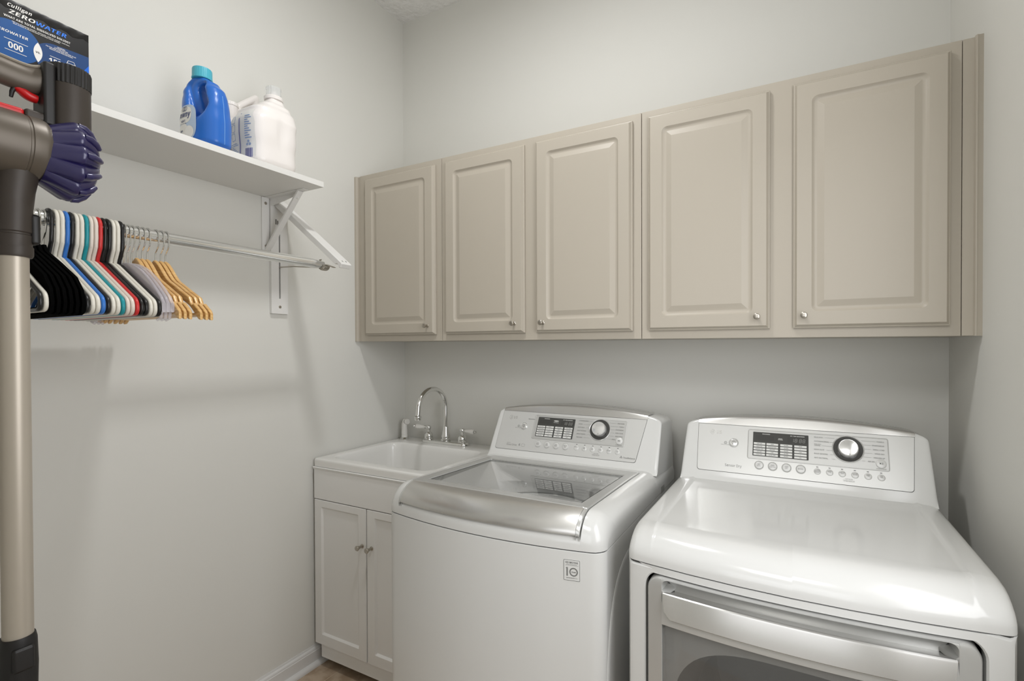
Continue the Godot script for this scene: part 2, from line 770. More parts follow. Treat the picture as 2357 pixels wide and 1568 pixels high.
func room() -> void:
	var mb: Mb
	mb = Mb.new(); mb.box(Vector3(-0.12, -0.1, -0.12), Vector3(ROOM_W + 0.12, CEIL, 0.0))
	struct("wall_back", mb, M.wall_paint)
	mb = Mb.new(); mb.box(Vector3(-0.12, -0.1, 0.0), Vector3(0.0, CEIL, FRONT + 0.12))
	struct("wall_left", mb, M.wall_paint)
	mb = Mb.new()
	mb.box(Vector3(ROOM_W, -0.1, 0.0), Vector3(ROOM_W + 0.12, CEIL, WIN_Z0))
	mb.box(Vector3(ROOM_W, -0.1, WIN_Z1), Vector3(ROOM_W + 0.12, CEIL, FRONT + 0.12))
	mb.box(Vector3(ROOM_W, -0.1, WIN_Z0), Vector3(ROOM_W + 0.12, WIN_Y0, WIN_Z1))
	mb.box(Vector3(ROOM_W, WIN_Y1, WIN_Z0), Vector3(ROOM_W + 0.12, CEIL, WIN_Z1))
	struct("wall_right", mb, M.wall_paint)
	# daylight window in the right wall, beside the camera
	mb = Mb.new()
	mb.xf = Transform3D(Basis(Vector3(0, 0, -1), Vector3(0, 1, 0), Vector3(1, 0, 0)), Vector3(ROOM_W, (WIN_Y0 + WIN_Y1) / 2, (WIN_Z0 + WIN_Z1) / 2))
	mb.ring(rr(WIN_Z1 - WIN_Z0, WIN_Y1 - WIN_Y0, 0.002), rr(WIN_Z1 - WIN_Z0 - 0.08, WIN_Y1 - WIN_Y0 - 0.08, 0.002), 0.045, 0.10)
	mb.box(Vector3(-(WIN_Z1 - WIN_Z0) / 2 + 0.04, -0.015, 0.06), Vector3((WIN_Z1 - WIN_Z0) / 2 - 0.04, 0.015, 0.09))
	var side := struct("window_2", mb, M.trim_paint)
	mb = Mb.new(); mb.box(Vector3(ROOM_W + 0.10, WIN_Y0, WIN_Z0), Vector3(ROOM_W + 0.12, WIN_Y1, WIN_Z1))
	part(side, "pane", mb, M.window_glow)
	area("side_window_daylight", Vector3(ROOM_W + 0.04, (WIN_Y0 + WIN_Y1) / 2, (WIN_Z0 + WIN_Z1) / 2), Vector3(0, 90, 0), Vector2(WIN_Z1 - WIN_Z0 - 0.02, WIN_Y1 - WIN_Y0 - 0.02), SIDE_POWER, rgb(250, 251, 255))
	mb = Mb.new()
	mb.box(Vector3(0.0, -0.1, FRONT), Vector3(DOOR_X0, CEIL, FRONT + 0.12))
	mb.box(Vector3(DOOR_X1, -0.1, FRONT), Vector3(ROOM_W, CEIL, FRONT + 0.12))
	mb.box(Vector3(DOOR_X0, DOOR_Y, FRONT), Vector3(DOOR_X1, CEIL, FRONT + 0.12))
	struct("wall_front", mb, M.wall_paint)
	mb = Mb.new(); mb.box(Vector3(-0.12, CEIL, -0.12), Vector3(ROOM_W + 0.12, CEIL + 0.12, FRONT + 0.12))
	struct("ceiling", mb, M.ceiling_paint)
	mb = Mb.new(); mb.box(Vector3(-0.0, -0.1, 0.0), Vector3(ROOM_W, -0.0012, FRONT + 0.12))
	var floor_ := struct("floor", mb, M.grout)
	var pitch := 0.335
	for i in range(-1, 7):
		for j in range(0, 6):
			var x0 := maxf(0.128 + (i - 0) * pitch + 0.0013, 0.001)
			var x1 := minf(0.128 + (i + 1) * pitch - 0.0013, ROOM_W - 0.001)
			var z0 := maxf(0.11 + (j - 0.4) * pitch + 0.0013, 0.001)
			var z1 := minf(0.11 + (j + 0.6) * pitch - 0.0013, FRONT + 0.119)
			if x1 - x0 < 0.02 or z1 - z0 < 0.02: continue
			mb = Mb.new(); mb.box(Vector3(x0, -0.012, z0), Vector3(x1, 0.0, z1), 0.0015, 1)
			part(floor_, "tile", mb, M.tile_glaze)
	# baseboard with a cap moulding and a quarter-round shoe
	var prof := PackedVector2Array([Vector2(0, 0), Vector2(0.030, 0)])
	for p in arc(Vector2(0.014, 0.004), 0.016, 0.0, PI / 2, 5): prof.append(p)
	prof.append_array(PackedVector2Array([Vector2(0.0135, 0.022), Vector2(0.0135, 0.062), Vector2(0.0115, 0.064), Vector2(0.0115, 0.067)]))
	for p in arc(Vector2(0.003, 0.068), 0.008, 0.0, PI / 2.3, 4): prof.append(p)
	prof.append_array(PackedVector2Array([Vector2(0.004, 0.079), Vector2(0.003, 0.083), Vector2(0, 0.083)]))
	mb = Mb.new(); mb.prism(prof, 0.0, FRONT)
	var bb := struct("baseboard_left", mb, M.trim_paint)
	bb.set_meta("label", "white moulded baseboard with shoe strip along the left wall")
	# the hall behind the doorway, closed, with a daylight window and a lamp
	var hx0 := -0.3
	var hx1 := 3.4
	var hz0 := FRONT + 0.12
	var hz1 := 4.7
	mb = Mb.new(); mb.box(Vector3(hx0 - 0.12, -0.1, hz0), Vector3(hx0, CEIL, hz1)); struct("wall_hall_west", mb, M.wall_paint)
	mb = Mb.new(); mb.box(Vector3(hx1, -0.1, hz0), Vector3(hx1 + 0.12, CEIL, hz1)); struct("wall_hall_east", mb, M.wall_paint)
	mb = Mb.new()
	mb.box(Vector3(hx0 - 0.12, -0.1, hz1), Vector3(0.65, CEIL, hz1 + 0.12))
	mb.box(Vector3(2.65, -0.1, hz1), Vector3(hx1 + 0.12, CEIL, hz1 + 0.12))
	mb.box(Vector3(0.65, -0.1, hz1), Vector3(2.65, 0.60, hz1 + 0.12))
	mb.box(Vector3(0.65, 2.40, hz1), Vector3(2.65, CEIL, hz1 + 0.12))
	struct("wall_hall_south", mb, M.wall_paint)
	mb = Mb.new(); mb.box(Vector3(ROOM_W + 0.12, -0.1, hz0 - 0.12), Vector3(hx1 + 0.12, CEIL, hz0)); struct("wall_hall_north", mb, M.wall_paint)
	mb = Mb.new(); mb.box(Vector3(hx0 - 0.12, -0.1, hz0 - 0.12), Vector3(-0.12, CEIL, hz0)); struct("wall_hall_corner", mb, M.wall_paint)
	mb = Mb.new(); mb.box(Vector3(hx0 - 0.12, CEIL, hz0), Vector3(hx1 + 0.12, CEIL + 0.12, hz1 + 0.12)); struct("ceiling_hall", mb, M.ceiling_paint)
	mb = Mb.new(); mb.box(Vector3(hx0 - 0.12, -0.12, hz0), Vector3(hx1 + 0.12, 0.0, hz1 + 0.12)); struct("floor_hall", mb, M.hall_carpet)
	mb = Mb.new()
	mb.xf = Transform3D(Basis.IDENTITY, Vector3(1.65, 1.5, hz1))
	mb.ring(rr(2.0, 1.8, 0.002), rr(1.9, 1.7, 0.002), 0.0, 0.045)
	mb.box(Vector3(-0.02, -0.85, 0.0), Vector3(0.02, 0.85, 0.04))
	var win := struct("window_1", mb, M.trim_paint)
	mb = Mb.new(); mb.box(Vector3(0.65, 0.60, hz1 + 0.07), Vector3(2.65, 2.40, hz1 + 0.09))
	part(win, "pane", mb, M.window_glow)
	area("window_daylight", Vector3(1.65, 1.5, hz1 + 0.05), Vector3.ZERO, Vector2(1.98, 1.78), WINDOW_POWER, rgb(250, 251, 255))
	# ceiling lamp of the laundry room: a small flush panel that shines down
	var t := thing("ceiling_lamp", "small square ceiling lamp on a short stem over the laundry room", "lamp", Vector3(LAMP.x, CEIL, LAMP.z))
	mb = Mb.new()
	mb.box(Vector3(LAMP.x - 0.10, LAMP.y + 0.004, LAMP.z - 0.10), Vector3(LAMP.x + 0.10, LAMP.y + 0.045, LAMP.z + 0.10), 0.006, 2)
	mb.box(Vector3(LAMP.x - 0.012, LAMP.y + 0.04, LAMP.z - 0.012), Vector3(LAMP.x + 0.012, CEIL - 0.015, LAMP.z + 0.012), 0.002, 2)
	mb.box(Vector3(LAMP.x - 0.06, CEIL - 0.02, LAMP.z - 0.06), Vector3(LAMP.x + 0.06, CEIL - 0.0005, LAMP.z + 0.06), 0.004, 2)
	part(t, "housing", mb, M.trim_paint)
	mb = Mb.new()
	mb.box(Vector3(LAMP.x - 0.07, LAMP.y + 0.002, LAMP.z - 0.07), Vector3(LAMP.x + 0.07, LAMP.y + 0.010, LAMP.z + 0.07), 0.003, 2)
	part(t, "lamp_panel", mb, M.lamp_glass)
	area("ceiling_lamp_light", LAMP, Vector3(-90, 0, 0), Vector2(0.14, 0.14), LAMP_POWER, Color.WHITE)
	# lamp of the hall
	t = thing("hall_lamp", "square flush ceiling lamp in the hall behind the doorway", "lamp", Vector3(1.7, CEIL, 3.2))
	mb = Mb.new()
	mb.box(Vector3(1.20, CEIL - 0.05, 2.70), Vector3(2.20, CEIL - 0.0005, 3.70), 0.006, 2)
	part(t, "lamp_panel", mb, M.lamp_glass)
	area("hall_lamp_light", Vector3(1.7, CEIL - 0.054, 3.2), Vector3(-90, 0, 0), Vector2(0.98, 0.98), HALL_POWER, Color.WHITE)


# ---------------------------------------------------------------- wall cabinets
func cabinet_door(o: Node3D, x0: float, x1: float, knob_x: float) -> void:
	var y0 := 1.3985
	var y1 := 2.1085
	var c := Vector2((x0 + x1) / 2, (y0 + y1) / 2)
	var w := x1 - x0
	var h := y1 - y0
	var zf := 0.309
	var mb := Mb.new()
	var loops := []
	# inset, height above the face frame, corner radius
	for s in [[0.001, 0.0008, 0.0005], [0.0, 0.0015, 0.0005], [0.0, 0.009, 0.0005], [0.0015, 0.0105, 0.0005], [0.0035, 0.0110, 0.0005], [0.0095, 0.0205, 0.0005], [0.010, 0.0207, 0.0005],
			[0.047, 0.0207, 0.017], [0.0485, 0.0195, 0.016], [0.0515, 0.0165, 0.0145], [0.055, 0.0147, 0.013], [0.059, 0.0143, 0.010], [0.062, 0.0143, 0.0008], [0.0775, 0.0198, 0.0008], [0.079, 0.0200, 0.0008]]:
		loops.append(Mb.lift(rr(w - 2 * s[0], h - 2 * s[0], s[2], 5, 1, c), zf + s[1]))
	mb.loft(loops)
	var d := part(o, "door", mb, M.cabinet_paint, 28.0)
	mb = Mb.new()
	mb.xf = along(Vector3(knob_x, 1.434, zf + 0.0205), Vector3(0, 0, 1))
	mb.lathe([Vector2(0, 0), Vector2(0.0072, 0), Vector2(0.0074, 0.0015), Vector2(0.0055, 0.003), Vector2(0.0046, 0.008), Vector2(0.005, 0.014), Vector2(0.0078, 0.018), Vector2(0.0094, 0.0215), Vector2(0.0092, 0.0245), Vector2(0.007, 0.0262), Vector2(0, 0.0266)], 20)
	part(d, "knob", mb, M.satin_nickel)


func upper_cabinets() -> void:
	var specs := [
		[0.0255, 0.4995, [[0.068, 0.472, 0.4375]], "narrow single-door wall cabinet in beige paint against the left wall corner"],
		[0.5015, 1.3500, [[0.5265, 0.9015, 0.8625], [0.9515, 1.3225, 0.9845]], "middle beige wall cabinet with two raised-panel doors above the washer"],
		[1.3520, 2.1935, [[1.3765, 1.7450, 1.7110], [1.8070, 2.1700, 1.8350]], "rightmost beige wall cabinet with two raised-panel doors above the dryer"]]
	for s in specs:
		var t := thing("wall_cabinet", s[3], "cabinet", Vector3((s[0] + s[1]) / 2, 1.3713, 0.0), "beige wall cabinets over the washer and dryer")
		var mb := Mb.new()
		mb.box(Vector3(s[0], 1.3713, 0.001), Vector3(s[1], 2.1335, 0.309), 0.0012, 1)
		part(t, "body", mb, M.cabinet_paint)
		for d in s[2]:
			cabinet_door(t, d[0], d[1], d[2])
	var mb := Mb.new()
	mb.box(Vector3(0.0, 1.3716, 0.001), Vector3(0.0245, 2.1325, 0.3075), 0.0012, 1)
	var pr := PackedVector2Array([Vector2(0.0, 0.3075), Vector2(0.0, 0.3215), Vector2(0.004, 0.3215)])
	for p in arc(Vector2(0.004, 0.311), 0.0105, PI / 2, 0.0, 6): pr.append(p)
	pr.append(Vector2(0.0145, 0.3075))
	var loops := []
	for y in [1.3712, 2.131]:
		var l := PackedVector3Array()
		for p in pr: l.append(Vector3(p.x, y, p.y))
		loops.append(l)
	mb.loft(loops)
	struct("trim_1", mb, M.cabinet_paint, "narrow beige scribe moulding between the left wall and the cabinets")
	mb = Mb.new()
	mb.box(Vector3(2.1948, 1.3716, 0.001), Vector3(ROOM_W - 0.0005, 2.1335, 0.309), 0.0012, 1)
	pr = PackedVector2Array([Vector2(2.2185, 0.309), Vector2(2.2188, 0.3145), Vector2(2.2205, 0.3175), Vector2(2.2225, 0.3180), Vector2(2.2265, 0.3160), Vector2(2.2350, 0.3150), Vector2(2.2350, 0.309)])
	loops = []
	for y in [1.3712, 2.1345]:
		var l := PackedVector3Array()
		for p in pr: l.append(Vector3(p.x, y, p.y))
		loops.append(l)
	mb.loft(loops)
	struct("trim_2", mb, M.cabinet_paint, "beige filler strip with moulding between the cabinets and right wall")


# ---------------------------------------------------------------- shelf, bracket, rod
const ROD := Vector2(0.280, 1.6475)


func shelf_wall() -> void:
	var t := thing("wall_shelf", "long white shelf board on the left wall above the hanging rod", "shelf", Vector3(0.15, 1.9243, 1.26))
	var mb := Mb.new()
	mb.box(Vector3(0.0005, 1.9243, 0.7245), Vector3(0.299, 1.9435, FRONT - 0.001), 0.0008, 1)
	part(t, "board", mb, M.shelf_white)

	t = thing("shelf_bracket", "white metal shelf and rod bracket screwed to the left wall", "bracket", Vector3(0.0, 1.478, 0.72))
	# narrow upper plate
	mb = Mb.new()
	mb.box(Vector3(0.0005, 1.716, 0.738), Vector3(0.006, 1.923, 0.7675), 0.001, 1)
	part(t, "wall_plate", mb, M.bracket_white)
	# slotted rail
	mb = Mb.new()
	mb.xf = Transform3D(Basis(Vector3(0, 0, -1), Vector3(0, 1, 0), Vector3(1, 0, 0)), Vector3(0, 1.696, 0.7018))
	mb.ring(rr(0.0695, 0.436, 0.002, 2), rr(0.0065, 0.27, 0.002, 2, 1, Vector2(0.0, -0.024)), 0.0005, 0.013)
	part(t, "slotted_rail", mb, M.bracket_white)
	mb = Mb.new()
	mb.box(Vector3(0.0005, 1.53, 0.696), Vector3(0.004, 1.81, 0.7075))
	part(t, "slot", mb, M.slot_dark)
	for q in [[1.505, 0.7018, 0.013], [1.90, 0.753, 0.006], [1.736, 0.753, 0.006]]:
		mb = Mb.new()
		mb.xf = along(Vector3(q[2], q[0], q[1]), Vector3(1, 0, 0))
		mb.lathe([Vector2(0.0055, 0), Vector2(0.0055, 0.0012), Vector2(0.004, 0.0028), Vector2(0, 0.0032)], 14)
		part(t, "screw", mb, M.satin_nickel)
	mb = Mb.new()
	for k in 3:
		mb.box(Vector3(0.0128, 1.826 - k * 0.004, 0.714 - k * 0.007), Vector3(0.0134, 1.846 - k * 0.004, 0.718 - k * 0.007))
	mb.box(Vector3(0.013, 1.800, 0.699), Vector3(0.0135, 1.822, 0.705))
	part(t, "slot", mb, M.slot_dark)
	# strip and gusset under the shelf
	mb = Mb.new()
	mb.box(Vector3(0.0, 1.9213, 0.733), Vector3(0.228, 1.9240, 0.757), 0.0008, 1)
	mb.prism(PackedVector2Array([Vector2(0.004, 1.9225), Vector2(0.004, 1.894), Vector2(0.05, 1.897), Vector2(0.19, 1.9165), Vector2(0.21, 1.9225)]), 0.7325, 0.7365, 0.0005)
	part(t, "shelf_arm", mb, M.bracket_white)
	# diagonal brace
	mb = Mb.new()
	var a := Vector3(0.198, 1.9205, 0.7455)
	var b := Vector3(0.004, 1.722, 0.7455)
	mb.xf = along(b, a - b)
	mb.box(Vector3(-0.0025, 0.0, -0.0125), Vector3(0.0025, (a - b).length(), 0.0125), 0.0012, 1)
	mb.box(Vector3(-0.006, 0.0, -0.0125), Vector3(-0.001, (a - b).length(), -0.0105), 0.0006, 1)
	part(t, "brace", mb, M.bracket_white)
	mb = Mb.new()
	mb.xf = along(a.lerp(b, 0.1), Vector3(1, -1, 0))
	mb.prism(rr(0.007, 0.013, 0.0034, 5), -0.001, 0.0035)
	part(t, "slot", mb, M.shelf_white)
	# sloping channel that carries the rod
	mb = Mb.new()
	var d0 := Vector2(0.014, 1.9225)
	var d1 := Vector2(0.388, 1.643)
	var dir := (d1 - d0).normalized()
	var nn := Vector2(dir.y, -dir.x)      # to the lower left
	var poly := PackedVector2Array([d0, d1 - dir * 0.006, d1 + nn * 0.002])
	poly.append(d1 + dir * 0.002 + nn * 0.016)
	poly.append(d1 - dir * 0.006 + nn * 0.021)
	poly.append(d1 - dir * 0.013 + nn * 0.015)
	poly.append(d1 - dir * 0.022 + nn * 0.014)
	poly.append(d1 - dir * 0.030 + nn * 0.021)
	poly.append(d0 + nn * 0.021)
	mb.prism(poly, 0.6785, 0.7225, 0.0015)
	part(t, "rod_arm", mb, M.bracket_white)
	mb = Mb.new()
	for k in 2:
		var e := d1 - dir * (0.018 + 0.001 * k) - nn * 0.0003
		mb.xf = Transform3D(Basis(Vector3(dir.x, dir.y, 0), Vector3(-dir.y, dir.x, 0), Vector3(0, 0, 1)), Vector3(e.x, e.y, 0.708 - k * 0.016))
		mb.box(Vector3(-0.004, -0.0003, -0.001), Vector3(0.004, 0.0005, 0.001))
	part(t, "slot", mb, M.slot_dark)
	# hook under the channel in which the rod lies, and the thin strap back to the rail
	mb = Mb.new()
	var hk := []
	for k in 9:
		var an := PI * (1.02 + 0.96 * k / 8.0)
		hk.append(Vector3(ROD.x + 0.0195 * cos(an), ROD.y + 0.0195 * sin(an), 0.7105))
	hk.push_front(Vector3(ROD.x - 0.0195, ROD.y + 0.022, 0.7105))
	hk.append(Vector3(ROD.x + 0.050, ROD.y - 0.012, 0.7105))
	mb.tube(hk, 0.003, 8, false, Vector2(0.7, 3.6), Vector3(0, 0.01, 1).cross(Vector3.RIGHT))
	part(t, "rod_hook", mb, M.satin_nickel)
	mb = Mb.new()
	mb.tube([Vector3(0.012, 1.6605, 0.7035), Vector3(0.10, 1.657, 0.7035), Vector3(0.262, 1.640, 0.706)], 0.0024, 8)
	part(t, "strap", mb, M.satin_nickel)

	t = thing("closet_rod", "polished chrome hanging rod under the white shelf", "rod", Vector3(ROD.x, ROD.y, 1.26))
	mb = Mb.new()
	mb.xf = along(Vector3(ROD.x, ROD.y, 0.716), Vector3(0, 0, 1))
	mb.lathe([Vector2(0.0, 0.0), Vector2(0.0125, 0.0), Vector2(0.0125, 0.012), Vector2(0.0150, 0.034), Vector2(0.0163, 0.046), Vector2(0.0163, FRONT - 0.716 - 0.001), Vector2(0, FRONT - 0.716 - 0.001)], 32)
	part(t, "tube", mb, M.rod_chrome)


# ---------------------------------------------------------------- laundry sink
func knob_long(o: Node3D, at: Vector3) -> void:
	var mb := Mb.new()
	mb.xf = along(at, Vector3(0, 0, 1))
	mb.lathe([Vector2(0, 0), Vector2(0.0085, 0), Vector2(0.0085, 0.002), Vector2(0.0052, 0.0035), Vector2(0.0050, 0.010), Vector2(0.0065, 0.018), Vector2(0.0102, 0.026), Vector2(0.0104, 0.0275), Vector2(0.0088, 0.0295), Vector2(0, 0.030)], 20)
	part(o, "knob", mb, M.satin_nickel)


func sink() -> void:
	var t := thing("sink_cabinet", "white two-door cabinet under the laundry sink", "cabinet", Vector3(0.324, 0.0, 0.28))
	var mb := Mb.new()
	mb.box(Vector3(0.033, 0.075, 0.02), Vector3(0.049, 0.843, 0.540), 0.001, 1)
	mb.box(Vector3(0.615, 0.075, 0.02), Vector3(0.631, 0.843, 0.540), 0.001, 1)
	mb.box(Vector3(0.040, 0.075, 0.022), Vector3(0.625, 0.091, 0.538), 0.001, 1)
	mb.box(Vector3(0.040, 0.080, 0.022), Vector3(0.625, 0.843, 0.030), 0.001, 1)
	mb.box(Vector3(0.040, 0.080, 0.532), Vector3(0.625, 0.843, 0.540), 0.001, 1)
	mb.box(Vector3(0.034, 0.0, 0.03), Vector3(0.048, 0.08, 0.46), 0.001, 1)
	mb.box(Vector3(0.616, 0.0, 0.03), Vector3(0.630, 0.08, 0.46), 0.001, 1)
	part(t, "body", mb, M.vanity_white)
	mb = Mb.new()
	mb.box(Vector3(0.046, 0.045, 0.530), Vector3(0.631, 0.1005, 0.5495), 0.0012, 1)
	part(t, "skirt_board", mb, M.vanity_white)
	mb = Mb.new()
	mb.box(Vector3(0.016, 0.7115, 0.541), Vector3(0.632, 0.835, 0.5575), 0.002, 1)
	mb.box(Vector3(0.014, 0.8345, 0.541), Vector3(0.633, 0.8400, 0.5600), 0.002, 1)
	mb.box(Vector3(0.014, 0.8395, 0.541), Vector3(0.633, 0.8460, 0.5630), 0.0025, 2)
	part(t, "apron", mb, M.vanity_white)
	for d in [[0.0175, 0.3165, 0.2990], [0.3225, 0.6300, 0.3500]]:
		mb = Mb.new()
		var c := Vector2((d[0] + d[1]) / 2, 0.405)
		var w: float = d[1] - d[0]
		var loops := []
		for s in [[0.0, 0.0, 0.001], [0.0, 0.0145, 0.001], [0.0018, 0.0165, 0.001]]:
			loops.append(Mb.lift(rr(w - 2 * s[0], 0.607 - 2 * s[0], s[2], 2, 1, c), 0.541 + s[1]))
		var pc := Vector2(c.x, 0.4130)
		for s in [[0.040, 0.0165], [0.0425, 0.0145], [0.0470, 0.0095], [0.048, 0.0092]]:
			loops.append(Mb.lift(rr(w - 2 * s[0], 0.536 - 2 * (s[0] - 0.040), 0.004, 2, 1, pc), 0.541 + s[1]))
		mb.loft(loops)
		var door := part(t, "door", mb, M.vanity_white, 30.0)
		knob_long(door, Vector3(d[2] - 0.002, 0.5605, 0.557))

	t = thing("utility_sink", "glossy white laundry sink basin on the white cabinet", "sink", Vector3(0.326, 0.846, 0.281))
	mb = Mb.new()
	var loops := []
	var oc := Vector2(0.3260, 0.2815)
	var bc := Vector2(0.3265, 0.3230)
	for s in [[0.616, 0.545, 0.012, 0.8465], [0.626, 0.552, 0.012, 0.8475], [0.627, 0.553, 0.012, 0.8690], [0.6255, 0.5515, 0.012, 0.8745], [0.620, 0.546, 0.012, 0.8785], [0.611, 0.537, 0.012, 0.8800]]:
		loops.append(flat_loop(rr(s[0], s[1], s[2], 8, 1, oc), s[3]))
	for s in [[0.548, 0.388, 0.055, 0.8800], [0.536, 0.376, 0.055, 0.8775], [0.526, 0.366, 0.055, 0.8700], [0.518, 0.358, 0.055, 0.850], [0.494, 0.336, 0.062, 0.72], [0.478, 0.322, 0.068, 0.675], [0.450, 0.296, 0.07, 0.655], [0.40, 0.25, 0.07, 0.648], [0.06, 0.06, 0.03, 0.643]]:
		loops.append(flat_loop(rr(s[0], s[1], s[2], 8, 1, bc), s[3]))
	mb.loft(loops, false, true)
	part(t, "basin", mb, M.sink_white)
	mb = Mb.new(); mb.xf = Transform3D(Basis.IDENTITY, Vector3(bc.x, 0.6435, bc.y))
	mb.lathe([Vector2(0.030, 0.0), Vector2(0.030, 0.002), Vector2(0.02, 0.001), Vector2(0, -0.001)], 20)
	part(t, "drain", mb, M.chrome)

	t = thing("faucet", "chrome gooseneck faucet with two white porcelain levers on the sink", "faucet", Vector3(0.315, 0.88, 0.06))
	mb = Mb.new()
	mb.xf = Transform3D(Basis(Vector3(1, 0, 0), Vector3(0, 0, -1), Vector3(0, 1, 0)), Vector3(0.315, 0.88, 0.062))
	var pl := rr(0.272, 0.056, 0.027, 10)
	mb.loft([Mb.lift(pl, 0.0005), Mb.lift(pl, 0.006), Mb.lift(Mb.inset(pl, 0.002), 0.0105), Mb.lift(Mb.inset(pl, 0.005), 0.0135), Mb.lift(Mb.inset(pl, 0.010), 0.0150)])
	part(t, "base_plate", mb, M.chrome)
	mb = Mb.new()
	mb.xf = Transform3D(Basis.IDENTITY, Vector3(0.317, 0.8945, 0.062))
	mb.lathe([Vector2(0.0, 0), Vector2(0.0235, 0), Vector2(0.0235, 0.008), Vector2(0.0205, 0.011), Vector2(0.0200, 0.016), Vector2(0.0215, 0.019), Vector2(0.0185, 0.034), Vector2(0.0155, 0.052), Vector2(0.0140, 0.066), Vector2(0.0125, 0.068), Vector2(0, 0.068)], 28)
	mb.xf = Transform3D.IDENTITY
	var pts := [Vector3(0.317, 0.955, 0.062), Vector3(0.317, 1.00, 0.062), Vector3(0.317, 1.045, 0.062)]
	for k in range(0, 19):
		var a := PI - PI * k / 18.0
		pts.append(Vector3(0.317, 1.060 + 0.090 * sin(a), 0.158 + 0.096 * cos(a)))
	pts.append(Vector3(0.317, 1.045, 0.256))
	pts.append(Vector3(0.317, 1.035, 0.257))
	mb.tube(pts, 0.0108, 18)
	mb.xf = Transform3D(Basis(Vector3.RIGHT, PI), Vector3(0.317, 1.040, 0.257))
	mb.lathe([Vector2(0, 0), Vector2(0.011, 0), Vector2(0.0165, 0.004), Vector2(0.0170, 0.008), Vector2(0.0145, 0.011), Vector2(0.0145, 0.020), Vector2(0.0125, 0.022), Vector2(0, 0.022)], 22)
	part(t, "spout", mb, M.chrome)
	for s in [-1.0, 1.0]:
		var hx: float = 0.2115 if s < 0 else 0.4155
		mb = Mb.new()
		mb.xf = Transform3D(Basis.IDENTITY, Vector3(hx, 0.8945, 0.062))
		mb.lathe([Vector2(0, 0), Vector2(0.0225, 0), Vector2(0.0230, 0.003), Vector2(0.0205, 0.006), Vector2(0.0215, 0.013), Vector2(0.0205, 0.021), Vector2(0.0170, 0.029), Vector2(0.0105, 0.034), Vector2(0.0075, 0.037), Vector2(0.0085, 0.041), Vector2(0.0070, 0.044), Vector2(0.0095, 0.047), Vector2(0.0125, 0.053), Vector2(0.0122, 0.060), Vector2(0.008, 0.0655), Vector2(0, 0.067)], 24)
		var h := part(t, "valve", mb, M.chrome)
		var d := Vector3(s, -0.02 if s > 0 else 0.0, 0.10 if s < 0 else 0.05).normalized()
		if s < 0: d = Vector3(-1.0, 0.05, 0.22).normalized()
		mb = Mb.new()
		mb.xf = along(Vector3(hx, 0.9505, 0.062) + d * 0.010, d)
		mb.lathe([Vector2(0, 0), Vector2(0.0055, 0.0), Vector2(0.0055, 0.006), Vector2(0.0080, 0.008), Vector2(0.0080, 0.011), Vector2(0, 0.011)], 16)
		part(h, "lever_neck", mb, M.chrome)
		mb = Mb.new()
		mb.xf = along(Vector3(hx, 0.9505, 0.062) + d * 0.068, d)
		mb.lathe([Vector2(0, 0), Vector2(0.008, 0.0), Vector2(0.0085, 0.004), Vector2(0.0045, 0.0065), Vector2(0.0062, 0.009), Vector2(0.0055, 0.013), Vector2(0, 0.014)], 16)
		part(h, "lever_end", mb, M.chrome)
		mb = Mb.new()
		mb.xf = along(Vector3(hx, 0.9505, 0.062) + d * 0.021, d)
		mb.lathe([Vector2(0, 0), Vector2(0.0068, 0), Vector2(0.0078, 0.010), Vector2(0.0102, 0.026), Vector2(0.0118, 0.037), Vector2(0.0108, 0.045), Vector2(0.0085, 0.0475), Vector2(0, 0.0475)], 18)
		part(h, "lever", mb, M.porcelain, 40.0, "white porcelain lever")

	t = thing("side_sprayer", "white sink sprayer with chrome base left of the faucet", "sprayer", Vector3(0.058, 0.88, 0.066))
	mb = Mb.new(); mb.xf = Transform3D(Basis.IDENTITY, Vector3(0.058, 0.8795, 0.066))
	mb.lathe([Vector2(0, 0), Vector2(0.0235, 0.0), Vector2(0.0240, 0.003), Vector2(0.0205, 0.006), Vector2(0.0170, 0.011), Vector2(0.0150, 0.012), Vector2(0, 0.012)], 24)
	part(t, "base", mb, M.chrome)
	mb = Mb.new(); mb.xf = Transform3D(Basis.IDENTITY, Vector3(0.058, 0.891, 0.066))
	mb.lathe([Vector2(0, 0), Vector2(0.0150, 0.0), Vector2(0.0152, 0.013), Vector2(0.0144, 0.014), Vector2(0.0144, 0.016), Vector2(0.0152, 0.017), Vector2(0.0140, 0.045), Vector2(0.0122, 0.068), Vector2(0.0105, 0.080), Vector2(0.006, 0.090), Vector2(0, 0.092)], 20)
	mb.xf = Transform3D.IDENTITY
	part(t, "handle", mb, M.porcelain)
	mb = Mb.new()
	mb.xf = along(Vector3(0.054, 0.966, 0.062), Vector3(0.95, 0.14, 0.02))
	mb.lathe([Vector2(0, -0.012), Vector2(0.009, -0.010), Vector2(0.0138, 0.0), Vector2(0.0145, 0.014), Vector2(0.0145, 0.0155), Vector2(0, 0.0155)], 20)
	part(t, "head", mb, M.insert_silver)
	mb = Mb.new()
	mb.xf = along(Vector3(0.054, 0.966, 0.062), Vector3(0.95, 0.14, 0.02))
	mb.lathe([Vector2(0, 0.0155), Vector2(0.0150, 0.0155), Vector2(0.0150, 0.022), Vector2(0.0125, 0.0255), Vector2(0, 0.0265)], 20)
	part(t, "nozzle", mb, M.porcelain)
	mb = Mb.new()
	mb.tube(smooth([Vector3(0.050, 0.974, 0.058), Vector3(0.037, 0.970, 0.056), Vector3(0.031, 0.955, 0.056), Vector3(0.0335, 0.938, 0.058), Vector3(0.037, 0.930, 0.060)], 5), 0.0032, 8, false, Vector2(0.6, 1.6), Vector3(1, 0.3, 0))
	part(t, "trigger", mb, M.porcelain)


func flat_loop(p: PackedVector2Array, y: float) -> PackedVector3Array:
	var o := PackedVector3Array()
	for q in p: o.append(Vector3(q.x, y, q.y))
	return o


